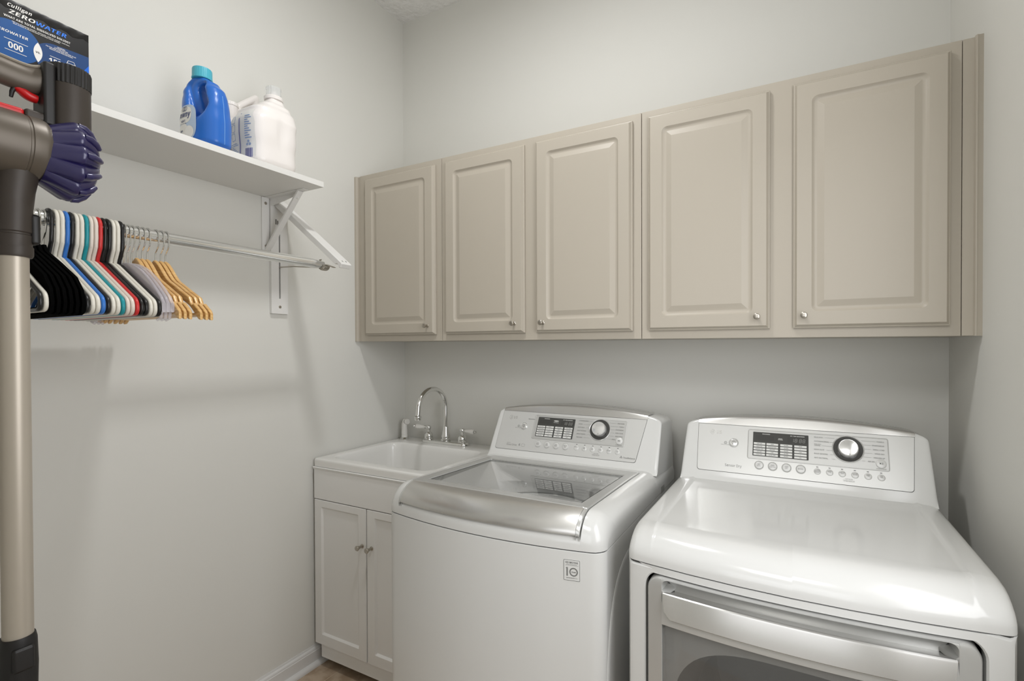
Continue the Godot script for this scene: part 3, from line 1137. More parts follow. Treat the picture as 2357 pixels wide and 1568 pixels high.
# ---------------------------------------------------------------- washer and dryer
func corner_drop(x: float, half: float, r: float) -> float:
	var e := absf(x) - (half - r)
	return 0.0 if e <= 0.0 else r - sqrt(maxf(r * r - e * e, 0.0))


func w_front(x: float) -> float:
	return 0.852 + 0.039 * (1.0 - pow(x / 0.343, 2)) - corner_drop(x, 0.343, 0.03)


func d_front(x: float) -> float:
	return 0.843 + 0.031 * (1.0 - pow(x / 0.343, 2)) - corner_drop(x, 0.341, 0.016)


func cover(cols: Array, rows: Array, xc: float, front: Callable, y0: float, dish: Array, lip: float, skip = null) -> Mb:
	var xs := []
	for c in cols: xs.append([-c[0], c[1]])
	for k in range(cols.size() - 1, -1, -1): xs.append([cols[k][0], cols[k][1]])
	var out := []
	for r in rows:
		var row := PackedVector3Array()
		for c in xs:
			var zf: float = front.call(c[0])
			var z: float = minf(r[0], zf - lip) if r[0] > 0.0 else zf + r[0]
			var y: float = y0 + (r[1] - y0) * c[1]
			if absf(c[0]) < dish[0]: y -= r[2]
			row.append(Vector3(xc + c[0], y, z))
		out.append(row)
	var mb := Mb.new()
	if skip != null:
		mb.grid(out, func(i, j): return skip.call((out[i][j] + out[i + 1][j + 1]) * 0.5))
	else:
		mb.grid(out)
	return mb


func plan(half: float, z_back: float, front: Callable, ins: float) -> PackedVector2Array:
	var p := PackedVector2Array([Vector2(-half + ins, z_back + ins)])
	for k in 41:
		var x := -half + ins + (2 * half - 2 * ins) * (0.5 - 0.5 * cos(PI * k / 40.0))
		p.append(Vector2(x, front.call(clampf(x, -half, half)) - ins))
	p.append(Vector2(half - ins, z_back + ins))
	return p


# control panel housing shared by washer and dryer; face coordinates are metres right of xc, up the sloping face and out of it
func console(t: Node3D, xc: float, zb: float, half: float, pan: Array, du: float, dryer_: bool) -> void:
	var tilt := deg_to_rad(27.0)
	var fx := Transform3D(Basis(Vector3(1, 0, 0), Vector3(0, cos(tilt), -sin(tilt)), Vector3(0, sin(tilt), cos(tilt))), Vector3(xc, 0.951, zb))
	var top := func(x: float) -> float:
		var q := absf(x)
		return 0.1945 - 0.0215 * pow(x / 0.29, 2) - (0.0 if q < half - 0.05 else 0.05 - sqrt(maxf(0.0025 - pow(q - half + 0.05, 2), 0.0))) * 0.32
	var mb := Mb.new()
	var loops := []
	var xs := []
	for k in 49: xs.append(-cos(PI * k / 48.0) * half)
	for x in xs:
		var v: float = top.call(x)
		var ed := clampf((absf(x) - half + 0.010) / 0.010, 0.0, 1.0)
		var sh := 0.006 * (1.0 - sqrt(maxf(1.0 - ed * ed, 0.0)))
		var l := PackedVector3Array()
		# the sides lean inwards towards the top
		for q in [[-0.036, 0.003], [-0.030, -0.001], [-0.012, -sh], [0.08, -sh], [v - 0.012, -sh], [v - 0.005, -0.001 - sh], [v - 0.0015, -0.004 - sh], [v, -0.010 - sh]]:
			var lean := 1.0 - 0.018 * clampf(q[0] / 0.17, 0.0, 1.0)
			l.append(fx * Vector3(x * lean, q[0], q[1]))
		var tp := l[l.size() - 1]
		l.append(Vector3(tp.x, tp.y - 0.003, 0.125))
		l.append(Vector3(tp.x, tp.y - 0.012, 0.105))
		l.append(Vector3(xc + x, 0.90, 0.105))
		loops.append(l)
	mb.loft(loops)
	var body := part(t, "console", mb, M.appliance_white, 38.0)
	# silver control panel in a dark hairline joint
	var pts := func(e: float) -> PackedVector2Array:
		var p := PackedVector2Array()
		var a := Vector2(pan[2] - e, 0.001 - e)
		var b := Vector2(pan[3] + e, 0.0012 - e)
		p.append_array(arc(a + Vector2(0.009, 0.009), 0.009, PI, PI * 1.5, 5))
		p.append_array(arc(b + Vector2(-0.009, 0.009), 0.009, PI * 1.5, TAU, 5))
		p.append(Vector2(pan[1] + e, 0.1555 + e))
		p.append(Vector2(pan[0] - e, 0.1545 + e))
		return p
	mb = Mb.new(); mb.xf = fx; mb.prism(pts.call(0.0009), -0.003, 0.0004)
	part(t, "panel_joint", mb, M.seam_dark)
	mb = Mb.new(); mb.xf = fx; mb.prism(pts.call(0.0), -0.002, 0.0016, 0.0004)
	var panel := part(t, "control_panel", mb, M.panel_silver)
	# brushed band above it, over the arched top edge
	mb = Mb.new()
	var rows := []
	for k in 33:
		var x: float = lerpf(pan[0] - 0.0005, pan[1] + 0.0015, k / 32.0)
		var v: float = top.call(x)
		var r := PackedVector3Array()
		for q in [[0.1562, -0.001], [0.1563, 0.0014], [v - 0.0115, 0.0014], [v - 0.0044, 0.0004], [v - 0.0006, -0.0028], [v + 0.0014, -0.0095]]:
			r.append(fx * Vector3(x, q[0], q[1]))
		var e := r[r.size() - 1]
		r.append(Vector3(e.x, e.y - 0.002, 0.16))
		rows.append(r)
	mb.grid(rows)
	mb.uv = true
	part(t, "top_trim", mb, M.brushed_steel, 50.0)
	# raised frame round display and dial
	var ins := PackedVector2Array()
	var i0 := Vector2(-0.1355 + du, 0.0505)
	var i1 := Vector2(0.2320 + du, 0.1455)
	ins.append_array(arc(Vector2(i0.x + 0.006, i0.y + 0.006), 0.006, PI, PI * 1.5, 4))
	ins.append_array(arc(Vector2(i1.x - 0.006, i0.y + 0.006), 0.006, PI * 1.5, TAU, 4))
	ins.append_array(arc(Vector2(i1.x - 0.006, i1.y - 0.006), 0.006, 0, PI / 2, 4))
	ins.append_array(arc(Vector2(i0.x + 0.006, i1.y - 0.006), 0.006, PI / 2, PI, 4))
	mb = Mb.new(); mb.xf = fx
	mb.loft([Mb.lift(ins, 0.0010), Mb.lift(ins, 0.0026), Mb.lift(Mb.inset(ins, 0.0008), 0.0032), Mb.lift(Mb.inset(ins, 0.0018), 0.0032), Mb.lift(Mb.inset(ins, 0.0026), 0.0024)])
	part(panel, "insert", mb, M.insert_silver)
	var T := fx.translated_local(Vector3(du, 0, 0))
	mb = Mb.new(); mb.xf = T
	mb.prism(rr(0.1535, 0.0765, 0.0015, 3, 1, Vector2(-0.0435, 0.0993)), 0.001, 0.0036, 0.0003)
	part(panel, "display", mb, M.display_dark)
	# printed cells of the display
	mb = Mb.new(); mb.xf = T
	var word := Mb.new(); word.xf = T
	var cu := [-0.1010, -0.0650, -0.0266, 0.0118]
	var names := [["VERY DRY", "MORE DRY", "NORMAL DRY", "LESS DRY", "DAMP DRY"], ["HIGH", "MEDIUM HIGH", "MEDIUM", "LOW", "ULTRA LOW"], ["60 MIN.", "50 MIN.", "40 MIN.", "30 MIN.", "20 MIN."], ["HIGH", "v", "LOW", "v", "OFF"]]
	if not dryer_:
		names = [["HOT/COLD", "WARM WARM", "WARM COLD", "COLD COLD", "TAP COLD"], ["HEAVY", "v", "NORMAL", "v", "LIGHT"], ["EXTRA HIGH", "HIGH", "MEDIUM", "LOW", "NO SPIN"], ["EXTRA RINSE", "EXTRA SPIN", "PRE WASH", "STAIN CARE", "SOAK"]]
	for c in 4:
		for r in 5:
			var p := Vector2(cu[c], 0.1005 - r * 0.0086)
			mb.flat(rr(0.0328, 0.0062, 0.0008, 2, 1, p), 0.0038)
			txt(word, names[c][r], 0.0024, p.x, p.y, 0.0040, 0, 1.0, true, 0.0, 4.0)
	part(panel, "display_cells", mb, M.legend_white).set_meta("kind", "stuff")
	part(panel, "lettering", word, M.print_dark)
	mb = Mb.new(); mb.xf = T
	txt(mb, "PROCESSING", 0.0026, -0.083, 0.1318, 0.0038, 0, 1.0, true, 0.0, 4.0)
	txt(mb, "EST. TIME REMAINING", 0.0026, 0.0035, 0.1318, 0.0038, 0, 1.0, true, 0.0, 4.0)
	if dryer_:
		txt(mb, "MORE", 0.0022, -0.0430, 0.1205, 0.0038, 0, 1.2, true, 0.0, 4.0)
		txt(mb, "OPTION", 0.0022, -0.0430, 0.1172, 0.0038, 0, 1.1, true, 0.0, 4.0)
	else:
		mb.flat(circle(0.0105, 18, Vector2(-0.0430, 0.1255), 0.0020), 0.0038)
		txt(mb, "TrueBalance", 0.0028, -0.0430, 0.1195, 0.0038, 0, 0.9, true, 0.0, 4.0)
	part(panel, "lettering", mb, M.legend_white)
	mb = Mb.new(); mb.xf = T
	# slanted seven-segment digits 18:88
	var dg := func(u: float, segs: String) -> void:
		var w := 0.0052
		var h := 0.0104
		var s := {"a": [0, h, w, h], "g": [0, h / 2, w, h / 2], "d": [0, 0, w, 0], "f": [0, h, 0, h / 2], "b": [w, h, w, h / 2], "e": [0, h / 2, 0, 0], "c": [w, h / 2, w, 0]}
		for ch in segs:
			var q = s[ch]
			var a := Vector2(u + q[0] + q[1] * 0.12, 0.1130 + q[1])
			var b := Vector2(u + q[2] + q[3] * 0.12, 0.1130 + q[3])
			line(mb, a.lerp(b, 0.1), a.lerp(b, 0.9), 0.0011, 0.0039)
	dg.call(-0.0125, "bc")
	dg.call(-0.0035, "abcdefg")
	dg.call(0.0088, "abcdefg")
	dg.call(0.0178, "abcdefg")
	mb.flat(circle(0.0006, 6, Vector2(0.0048, 0.1155)), 0.0039)
	mb.flat(circle(0.0006, 6, Vector2(0.0055, 0.1205)), 0.0039)
	part(panel, "digits", mb, M.digit_grey)
	mb = Mb.new(); mb.xf = T
	mb.flat(rr(0.052, 0.0150, 0.0006, 2, 1, Vector2(-0.0865, 0.1195)), 0.00375)
	part(panel, "display_window", mb, M.ring_black)
	mb = Mb.new(); mb.xf = T
	mb.flat(rr(0.054, 0.0150, 0.0006, 2, 1, Vector2(0.0035, 0.1185)), 0.00375)
	part(panel, "display_window", mb, M.ring_black)
	# dial: chrome ring, dark dish, domed knob
	var kc := Vector3(0.1340, 0.1055, 0.0)
	mb = Mb.new(); mb.xf = T * along(kc, Vector3(0, 0, 1))
	mb.lathe([Vector2(0.0375, 0.0024), Vector2(0.0400, 0.0024), Vector2(0.0402, 0.0045), Vector2(0.0390, 0.0056), Vector2(0.0378, 0.0050), Vector2(0.0370, 0.0040), Vector2(0.0375, 0.0024)], 40)
	part(panel, "dial_ring", mb, M.emblem_silver)
	mb = Mb.new(); mb.xf = T * along(kc, Vector3(0, 0, 1))
	mb.lathe([Vector2(0, 0.0042), Vector2(0.030, 0.0042), Vector2(0.0372, 0.0046), Vector2(0.0372, 0.002), Vector2(0, 0.002)], 40)
	part(panel, "dial_dish", mb, M.ring_black)
	mb = Mb.new(); mb.xf = T * along(kc, Vector3(0, 0, 1))
	mb.lathe([Vector2(0, 0.004), Vector2(0.0262, 0.004), Vector2(0.0258, 0.016), Vector2(0.0246, 0.0205), Vector2(0.0235, 0.0215), Vector2(0.0222, 0.0212), Vector2(0.0150, 0.0222), Vector2(0, 0.0228)], 40)
	var dial := part(panel, "dial", mb, M.emblem_silver)
	mb = Mb.new(); mb.xf = T
	line(mb, Vector2(0.1370, 0.0828), Vector2(0.1368, 0.0868), 0.0014, 0.0232)
	part(panel, "dial_mark", mb, M.print_grey)
	# pushbuttons
	for k in 4:
		mb = Mb.new(); mb.xf = T * along(Vector3(-0.1005 + 0.0377 * k, 0.0325, 0.0), Vector3(0, 0, 1))
		mb.lathe([Vector2(0.0118, 0.0012), Vector2(0.0134, 0.0012), Vector2(0.0134, 0.0030), Vector2(0.0127, 0.0036), Vector2(0.0120, 0.0030), Vector2(0.0116, 0.0020), Vector2(0.0112, 0.0036), Vector2(0.0100, 0.0046), Vector2(0, 0.0050)], 28)
		part(panel, "button", mb, M.button_silver)
	for k in 6:
		mb = Mb.new(); mb.xf = T * along(Vector3(0.0555 + 0.03105 * k, 0.0315, 0.0), Vector3(0, 0, 1))
		mb.lathe([Vector2(0.0096, 0.0012), Vector2(0.0090, 0.0024), Vector2(0.0075, 0.0032), Vector2(0.004, 0.0037), Vector2(0, 0.0038)], 24)
		part(panel, "button", mb, M.button_silver)
	mb = Mb.new(); mb.xf = T * along(Vector3(0.2119, 0.0705, 0.0), Vector3(0, 0, 1))
	mb.lathe([Vector2(0.0128, 0.002), Vector2(0.0126, 0.0040), Vector2(0.0110, 0.0055), Vector2(0, 0.0062)], 28)
	part(panel, "button", mb, M.button_silver)
	mb = Mb.new(); mb.xf = T * along(Vector3(-0.1765, 0.0965, 0.0), Vector3(0, 0, 1))
	mb.lathe([Vector2(0.0130, 0.0012), Vector2(0.0146, 0.0012), Vector2(0.0146, 0.0036), Vector2(0.0138, 0.0044), Vector2(0.0130, 0.0036), Vector2(0.0125, 0.0020), Vector2(0.0120, 0.0044), Vector2(0.0106, 0.0056), Vector2(0, 0.0060)], 28)
	var pw := part(panel, "button", mb, M.emblem_silver, 40.0, "power button")
	# lettering on panel and buttons
	mb = Mb.new(); mb.xf = T
	mb.ring(circle(0.0052, 18, Vector2(-0.1765, 0.0965)), circle(0.0044, 18, Vector2(-0.1765, 0.0965)), 0.0061, 0.0063)
	line(mb, Vector2(-0.1765, 0.0940), Vector2(-0.1765, 0.0990), 0.0009, 0.0062)
	mb.flat(PackedVector2Array([Vector2(0.2085, 0.0675), Vector2(0.2120, 0.0705), Vector2(0.2085, 0.0735)]), 0.0063)
	line(mb, Vector2(0.2134, 0.0675), Vector2(0.2134, 0.0735), 0.0009, 0.0063)
	line(mb, Vector2(0.2156, 0.0675), Vector2(0.2156, 0.0735), 0.0009, 0.0063)
	for k in 6:
		mb.flat(rr(0.0052, 0.0018, 0.0003, 2, 1, Vector2(0.0555 + 0.03105 * k, 0.0445)), 0.0018)
	part(panel, "symbols", mb, M.print_dark).set_meta("kind", "stuff")
	mb = Mb.new(); mb.xf = T
	var left := ["DELICATES", "COTTON/NORMAL", "CASUAL", "HEAVY DUTY", "BULKY BEDDING", "ANTI BACTERIAL"]
	var right := ["TOWELS", "SPORTSWEAR", "SMALL LOAD", "SPEED DRY", "FRESHEN UP", "AIR DRY"]
	var ll := ["DRY", "LEVEL", "TEMP.", "CONTROL", "TIME", "DRY", "BEEPER", ""]
	var opt := [["CUSTOM", "PROGRAM", "FOR MIN."], ["WRINKLE", "CARE"], ["DAMP DRY", "BEEP"], ["RACK DRY", "ON/OFF"], ["MORE", "TIME"], ["LESS", "TIME"]]
	if not dryer_:
		left = ["COTTON/NORMAL", "CASUAL", "HEAVY DUTY", "BULKY BEDDING", "BRIGHT WHITES", "TUB CLEAN"]
		right = ["BABY WEAR", "TOWELS", "SPORTSWEAR", "PURE COLOR", "SPEED WASH", "WOOL"]
		ll = ["WASH", "RINSE", "SOIL", "LEVEL", "SPIN", "SPEED", "SPECIAL", "LIFE"]
		opt = [["TurboWash"], ["STEAM", "WASH"], ["COLD", "WASH"], ["DELAY", "WASH"], ["CUSTOM", "PROGRAM"], ["CHILD", "LOCK"]]
	var fine := Mb.new(); fine.xf = T
	for k in 6:
		var y := 0.1345 - 0.0125 * k
		txt(mb, left[k], 0.0034, 0.0480, y, 0.0034, -1, 1.0, false, 0.0, 3.0)
		line(fine, Vector2(0.0500 + left[k].length() * 0.0030, y), Vector2(0.0950 + 0.0025 * absf(k - 2.5), y), 0.0005, 0.0034)
		var yr := 0.1335 - 0.0118 * k
		var rx := 0.2215 if k < 5 else 0.1980
		txt(mb, right[k], 0.0034, rx, yr, 0.0034, 1, 1.0, false, 0.0, 3.0)
		line(fine, Vector2(0.1735 - 0.0025 * absf(k - 2.5), yr), Vector2(rx - 0.002 - right[k].length() * 0.0030, yr), 0.0005, 0.0034)
		for j in opt[k].size():
			txt(mb, opt[k][j], 0.0022, 0.0555 + 0.03105 * k, 0.0350 - 0.0033 * j, 0.0042, 0, 0.95, false, 0.0, 4.0)
	for k in 4:
		var two: bool = ll[2 * k + 1] != ""
		txt(mb, ll[2 * k], 0.0031, -0.1005 + 0.0377 * k, 0.0346 if two else 0.0325, 0.0053, 0, 0.95, false, 0.0, 3.0)
		if two: txt(mb, ll[2 * k + 1], 0.0031, -0.1005 + 0.0377 * k, 0.0300, 0.0053, 0, 0.95, false, 0.0, 3.0)
	if dryer_: txt(mb, "PERM. PRESS", 0.0022, 0.0480, 0.1132, 0.0034, -1, 1.0, false, 0.0, 4.0)
	txt(mb, "- OPTION -", 0.0033, 0.1335, 0.0180, 0.0018, 0, 1.1, false, 0.0, 3.0)
	txt(mb, "* Press & hold 3 sec.", 0.0016, 0.1335, 0.0140, 0.0018, 0, 1.0, false, 0.0, 4.0)
	txt(mb, "for extra functions", 0.0016, 0.1335, 0.0118, 0.0018, 0, 1.0, false, 0.0, 4.0)
	txt(mb, "START/PAUSE", 0.0026, 0.2119, 0.0560, 0.0034, 0, 1.1, false, 0.0, 4.0)
	txt(mb, "REMOTE CONTROL", 0.0014, -0.2010, 0.0885, 0.0018, 0, 1.0, false, 0.0, 4.0)
	mb.ring(circle(0.0046, 14, Vector2(-0.2010, 0.0950)), circle(0.0036, 14, Vector2(-0.2010, 0.0950)), 0.0016, 0.0018)
	mb.ring(circle(0.0022, 12, Vector2(-0.2010, 0.0950)), circle(0.0014, 12, Vector2(-0.2010, 0.0950)), 0.0016, 0.0018)
	part(panel, "lettering", mb, M.print_grey)
	part(panel, "leader_lines", fine, M.print_faint).set_meta("kind", "stuff")
	mb = Mb.new(); mb.xf = T
	if dryer_:
		txt(mb, "Sensor Dry", 0.0078, -0.1742, 0.0218, 0.0018, 0, 0.92, false, 0.0, 2.0)
	else:
		txt(mb, "Direct Drive", 0.0066, -0.2130, 0.0195, 0.0018, 0, 0.92, false, 0.0, 2.0)
		txt(mb, "INVERTER", 0.0022, -0.2270, 0.0265, 0.0018, 0, 1.1, false, 0.0, 4.0)
		mb.ring(rr(0.0140, 0.0100, 0.002, 3, 1, Vector2(-0.1630, 0.0215)), rr(0.0130, 0.0090, 0.0016, 3, 1, Vector2(-0.1630, 0.0215)), 0.0016, 0.0018)
		txt(mb, "6", 0.0082, -0.1790, 0.0220, 0.0018, 0, 1.0, true, 0.0, 3.0)
		txt(mb, "WaveForce", 0.0046, -0.1480, 0.1265, 0.0018, 0, 1.0, true, 0.2, 3.0)
		txt(mb, "TrueBalance", 0.0055, 0.2550, 0.0145, 0.0018, 0, 0.92, true, 0.0, 3.0)
		for k in 3:
			var a := PI / 2 + TAU * k / 3
			mb.flat(circle(0.0019, 10, Vector2(0.2265 + 0.0028 * cos(a), 0.0150 + 0.0028 * sin(a))), 0.0018)
	part(panel, "lettering", mb, M.print_grey)
	mb = Mb.new(); mb.xf = T
	var lc := Vector2(-0.2425, 0.1290)
	mb.ring(circle(0.0082, 24, lc), circle(0.0068, 24, lc), 0.0012, 0.0026)
	mb.xf = T.translated_local(Vector3(0, 0, 0))
	txt(mb, "LG", 0.0098, -0.2225, 0.1293, 0.0026, 0, 1.05, true)
	txt(mb, "LG", 0.0062, lc.x, lc.y, 0.0026, 0, 0.9, true)
	part(panel, "emblem", mb, M.emblem_silver)


func washer() -> void:
	var xc := 1.073
	var t := thing("washing_machine", "white top-loading washing machine with a glass lid between sink and dryer", "washer", Vector3(xc, 0.0, 0.48))
	var mb := Mb.new()
	var sh := func(p: PackedVector2Array, y: float) -> PackedVector3Array:
		var o := PackedVector3Array()
		for q in p: o.append(Vector3(q.x + xc, y, q.y))
		return o
	var p0 := plan(0.343, 0.11, w_front, 0.0)
	var p1 := plan(0.343, 0.11, w_front, 0.006)
	mb.loft([sh.call(p1, 0.02), sh.call(p0, 0.026), sh.call(p0, 0.8535), sh.call(plan(0.343, 0.11, w_front, 0.0015), 0.8555), sh.call(p1, 0.8555)], true, false)
	var body := part(t, "body", mb, M.appliance_side)
	mb = Mb.new()
	mb.loft([sh.call(plan(0.343, 0.11, w_front, 0.004), 0.845), sh.call(plan(0.343, 0.11, w_front, 0.004), 0.866)], false, false)
	part(t, "seam", mb, M.seam_dark)
	for k in [[-0.29, 0.2], [0.29, 0.2], [-0.29, 0.75], [0.29, 0.75]]:
		mb = Mb.new(); mb.xf = Transform3D(Basis.IDENTITY, Vector3(xc + k[0], 0, k[1]))
		mb.lathe([Vector2(0, 0), Vector2(0.022, 0), Vector2(0.022, 0.012), Vector2(0.012, 0.016), Vector2(0.012, 0.026), Vector2(0, 0.026)], 14)
		part(t, "foot", mb, M.vacuum_dark)
	# pressed oval in the right flank
	mb = Mb.new()
	mb.xf = Transform3D(Basis(Vector3(0, 0, -1), Vector3(0, 1, 0), Vector3(1, 0, 0)), Vector3(xc + 0.343, 0.44, 0.56))
	var ov := PackedVector2Array()
	for k in 48:
		var a := TAU * k / 48
		ov.append(Vector2(signf(cos(a)) * pow(absf(cos(a)), 0.62) * 0.268, signf(sin(a)) * pow(absf(sin(a)), 0.62) * 0.365))
	mb.loft([Mb.lift(ov, -0.001), Mb.lift(ov, 0.0006), Mb.lift(Mb.inset(ov, 0.004), 0.0022), Mb.lift(Mb.inset(ov, 0.010), 0.0026)])
	part(t, "side_panel", mb, M.appliance_side)
	# moulded white top
	var cols := [[0.343, 0.0], [0.343, 0.34], [0.3425, 0.48], [0.3395, 0.63], [0.3335, 0.76], [0.324, 0.875], [0.312, 0.945], [0.300, 0.98], [0.2895, 0.992], [0.2885, 0.985], [0.2875, 0.985], [0.272, 0.985], [0.245, 0.985], [0.18, 0.985], [0.12, 0.985], [0.06, 0.985], [0.001, 0.985]]
	var rows := [[0.115, 0.931, 0.0], [0.30, 0.931, 0.0], [0.335, 0.931, 0.0], [0.3625, 0.931, 0.0], [0.3630, 0.931, 0.015], [0.44, 0.934, 0.015], [0.60, 0.938, 0.015], [0.75, 0.942, 0.015], [0.788, 0.9425, 0.015], [-0.058, 0.942, 0.016], [-0.042, 0.938, 0.017], [-0.028, 0.930, 0.018], [-0.016, 0.918, 0.018], [-0.008, 0.904, 0.014], [-0.004, 0.892, 0.007], [-0.0012, 0.882, 0.0015], [-0.0002, 0.872, 0.0], [-0.0001, 0.8585, 0.0]]
	mb = cover(cols, rows, xc, w_front, 0.8585, [0.2880], 0.0625, func(p): return absf(p.x - xc) < 0.245 and p.z > 0.44 and p.z < 0.75)
	part(t, "top_cover", mb, M.appliance_white, 42.0)
	mb = Mb.new()
	mb.xf = Transform3D(Basis(Vector3(0, 0, -1), Vector3(0, 1, 0), Vector3(1, 0, 0)), Vector3(xc + 0.3432, 0.866, 0.288))
	mb.prism(rr(0.045, 0.022, 0.002, 2), -0.001, 0.0006)
	part(t, "rating_label", mb, M.print_faint)
	console(t, xc + 0.0045, 0.326, 0.333, [-0.3045, 0.2775, -0.3065, 0.2560], -0.0225, false)
	# tub under the glass
	mb = Mb.new()
	var zc := 0.595
	var lp := func(q: PackedVector2Array, y: float) -> PackedVector3Array:
		var o := PackedVector3Array()
		for e in q: o.append(Vector3(xc + e.x, y, zc + e.y))
		return o
	mb.loft([lp.call(rr(0.490, 0.310, 0.012, 8, 4), 0.928), lp.call(rr(0.484, 0.304, 0.05, 8, 4), 0.905), lp.call(rr(0.47, 0.34, 0.14, 8, 4), 0.868), lp.call(rr(0.45, 0.42, 0.20, 8, 4), 0.840), lp.call(rr(0.44, 0.44, 0.215, 8, 4), 0.825)], false, false)
	part(t, "tub_cover", mb, M.tub_white)
	mb = Mb.new(); mb.xf = Transform3D(Basis.IDENTITY, Vector3(xc, 0.0, zc))
	mb.lathe([Vector2(0.222, 0.80), Vector2(0.215, 0.815), Vector2(0.205, 0.825), Vector2(0.198, 0.815), Vector2(0.200, 0.775), Vector2(0.222, 0.765)], 40)
	part(t, "balance_ring", mb, M.tub_white)
	mb = Mb.new(); mb.xf = Transform3D(Basis.IDENTITY, Vector3(xc, 0.0, zc))
	mb.lathe([Vector2(0.240, 0.80), Vector2(0.235, 0.55), Vector2(0.22, 0.40), Vector2(0.18, 0.385), Vector2(0, 0.38)], 40)
	part(t, "drum", mb, M.drum_steel)
	mb = Mb.new(); mb.xf = Transform3D(Basis.IDENTITY, Vector3(xc, 0.385, zc))
	mb.lathe([Vector2(0.19, 0.0), Vector2(0.18, 0.03), Vector2(0.10, 0.045), Vector2(0.05, 0.07), Vector2(0.03, 0.09), Vector2(0, 0.095)], 48, 6, 0.12)
	part(t, "wash_plate", mb, M.tub_dark)
	# lid
	var ly := func(z: float) -> float: return 0.9320 + (z - 0.366) * 0.0312
	mb = Mb.new()
	var fr := func(w: float, z0: float, z1: float, r: float, dy: float) -> PackedVector3Array:
		var o := PackedVector3Array()
		for e in rr(w, z1 - z0, r, 5, 6, Vector2(0, (z0 + z1) / 2)): o.append(Vector3(xc + e.x, ly.call(e.y) + dy, e.y))
		return o
	mb.loft([fr.call(0.5725, 0.3655, 0.813, 0.010, -0.010), fr.call(0.5725, 0.3655, 0.813, 0.010, -0.002), fr.call(0.5695, 0.367, 0.813, 0.010, 0.0), fr.call(0.562, 0.371, 0.812, 0.010, 0.0015), fr.call(0.513, 0.420, 0.776, 0.004, 0.0), fr.call(0.508, 0.4235, 0.773, 0.003, -0.0015), fr.call(0.505, 0.425, 0.772, 0.003, -0.006)], false, false)
	var lid := part(t, "lid", mb, M.lid_silver, 30.0)
	mb = Mb.new()
	mb.ring(rr(0.507, 0.349, 0.003, 3), rr(0.497, 0.339, 0.003, 3), 0.0, 0.003)
	for i in mb.P.size():
		var q := mb.P[i]
		mb.P[i] = Vector3(xc + q.x, ly.call(0.5985 + q.y) - 0.005 + q.z * 0.5, 0.5985 + q.y)
	part(lid, "gasket", mb, M.seam_dark)
	mb = Mb.new()
	mb.grid([PackedVector3Array([Vector3(xc - 0.253, ly.call(0.4245) - 0.0035, 0.4245), Vector3(xc + 0.253, ly.call(0.4245) - 0.0035, 0.4245)]), PackedVector3Array([Vector3(xc - 0.253, ly.call(0.7725) - 0.0035, 0.7725), Vector3(xc + 0.253, ly.call(0.7725) - 0.0035, 0.7725)])])
	part(lid, "glass", mb, M.lid_glass)
	var path := func(x: float, dn: float) -> PackedVector3Array:
		var zf: float = w_front(clampf(x, -0.29, 0.29))
		var o := PackedVector3Array()
		for q in [[0.8125, 0.9460], [zf - 0.048, 0.9440], [zf - 0.032, 0.9385], [zf - 0.018, 0.9295], [zf - 0.007, 0.9180], [zf - 0.0005, 0.9080], [zf + 0.0015, 0.9000], [zf + 0.0010, 0.8950], [zf - 0.003, 0.8925], [zf - 0.012, 0.8925]]:
			o.append(Vector3(xc + x, q[1] - dn, maxf(q[0], 0.8125)))
		return o
	mb = Mb.new()
	var gr := []
	gr.append(path.call(-0.2770, 0.010))
	for k in 31: gr.append(path.call(lerpf(-0.2770, 0.2770, k / 30.0), 0.0))
	gr.append(path.call(0.2770, 0.010))
	mb.grid(gr)
	mb.uv = true
	part(lid, "handle_band", mb, M.brushed_steel, 35.0)
	for s in [-1.0, 1.0]:
		mb = Mb.new()
		mb.grid([path.call(s * 0.2772, 0.010), path.call(s * 0.2774, 0.0012), path.call(s * 0.2845, 0.0012), path.call(s * 0.2862, 0.003), path.call(s * 0.2864, 0.012)])
		part(lid, "lid_edge", mb, M.lid_silver, 35.0)
	# warranty sticker on the front
	var sx := 0.2682
	var z0 := w_front(sx - 0.02)
	var z1 := w_front(sx + 0.02)
	var ex := Vector3(0.04, 0, z1 - z0).normalized()
	mb = Mb.new()
	var sf := Transform3D(Basis(ex, Vector3.UP, ex.cross(Vector3.UP)), Vector3(xc + sx, 0.8105, (z0 + z1) / 2 + 0.0003))
	mb.xf = sf
	mb.prism(rr(0.0405, 0.0505, 0.0025, 4), -0.0002, 0.0004)
	var st := part(t, "sticker", mb, M.appliance_side)
	mb = Mb.new(); mb.xf = sf
	mb.ring(rr(0.0400, 0.0500, 0.0025, 4), rr(0.0386, 0.0486, 0.002, 4), 0.0003, 0.0006)
	txt(mb, "DD MOTOR", 0.0042, 0, 0.0184, 0.0006, 0, 1.0, true)
	txt(mb, "YEAR", 0.0032, 0.0045, -0.0045, 0.0006, 0, 1.0, true)
	txt(mb, "WARRANTY", 0.0026, 0, -0.0188, 0.0006, 0, 1.5, false)
	part(st, "lettering", mb, M.print_dark)
	mb = Mb.new(); mb.xf = sf
	line(mb, Vector2(-0.0165, 0.0115), Vector2(0.0165, 0.0115), 0.0005, 0.0006)
	txt(mb, "Direct Drive Motor", 0.0018, 0, 0.0138, 0.0006, 0, 1.0, false, 0.0, 4.0)
	mb.ring(circle(0.0105, 32, Vector2(0.0045, -0.0040)), circle(0.0075, 32, Vector2(0.0045, -0.0040)), 0.0004, 0.0006)
	mb.flat(PackedVector2Array([Vector2(-0.0132, 0.0065), Vector2(-0.0132, -0.0145), Vector2(-0.0098, -0.0145), Vector2(-0.0098, 0.0065)]), 0.0006)
	mb.flat(PackedVector2Array([Vector2(-0.0150, 0.0035), Vector2(-0.0132, 0.0040), Vector2(-0.0132, 0.0065)]), 0.0006)
	part(st, "lettering", mb, M.print_grey)


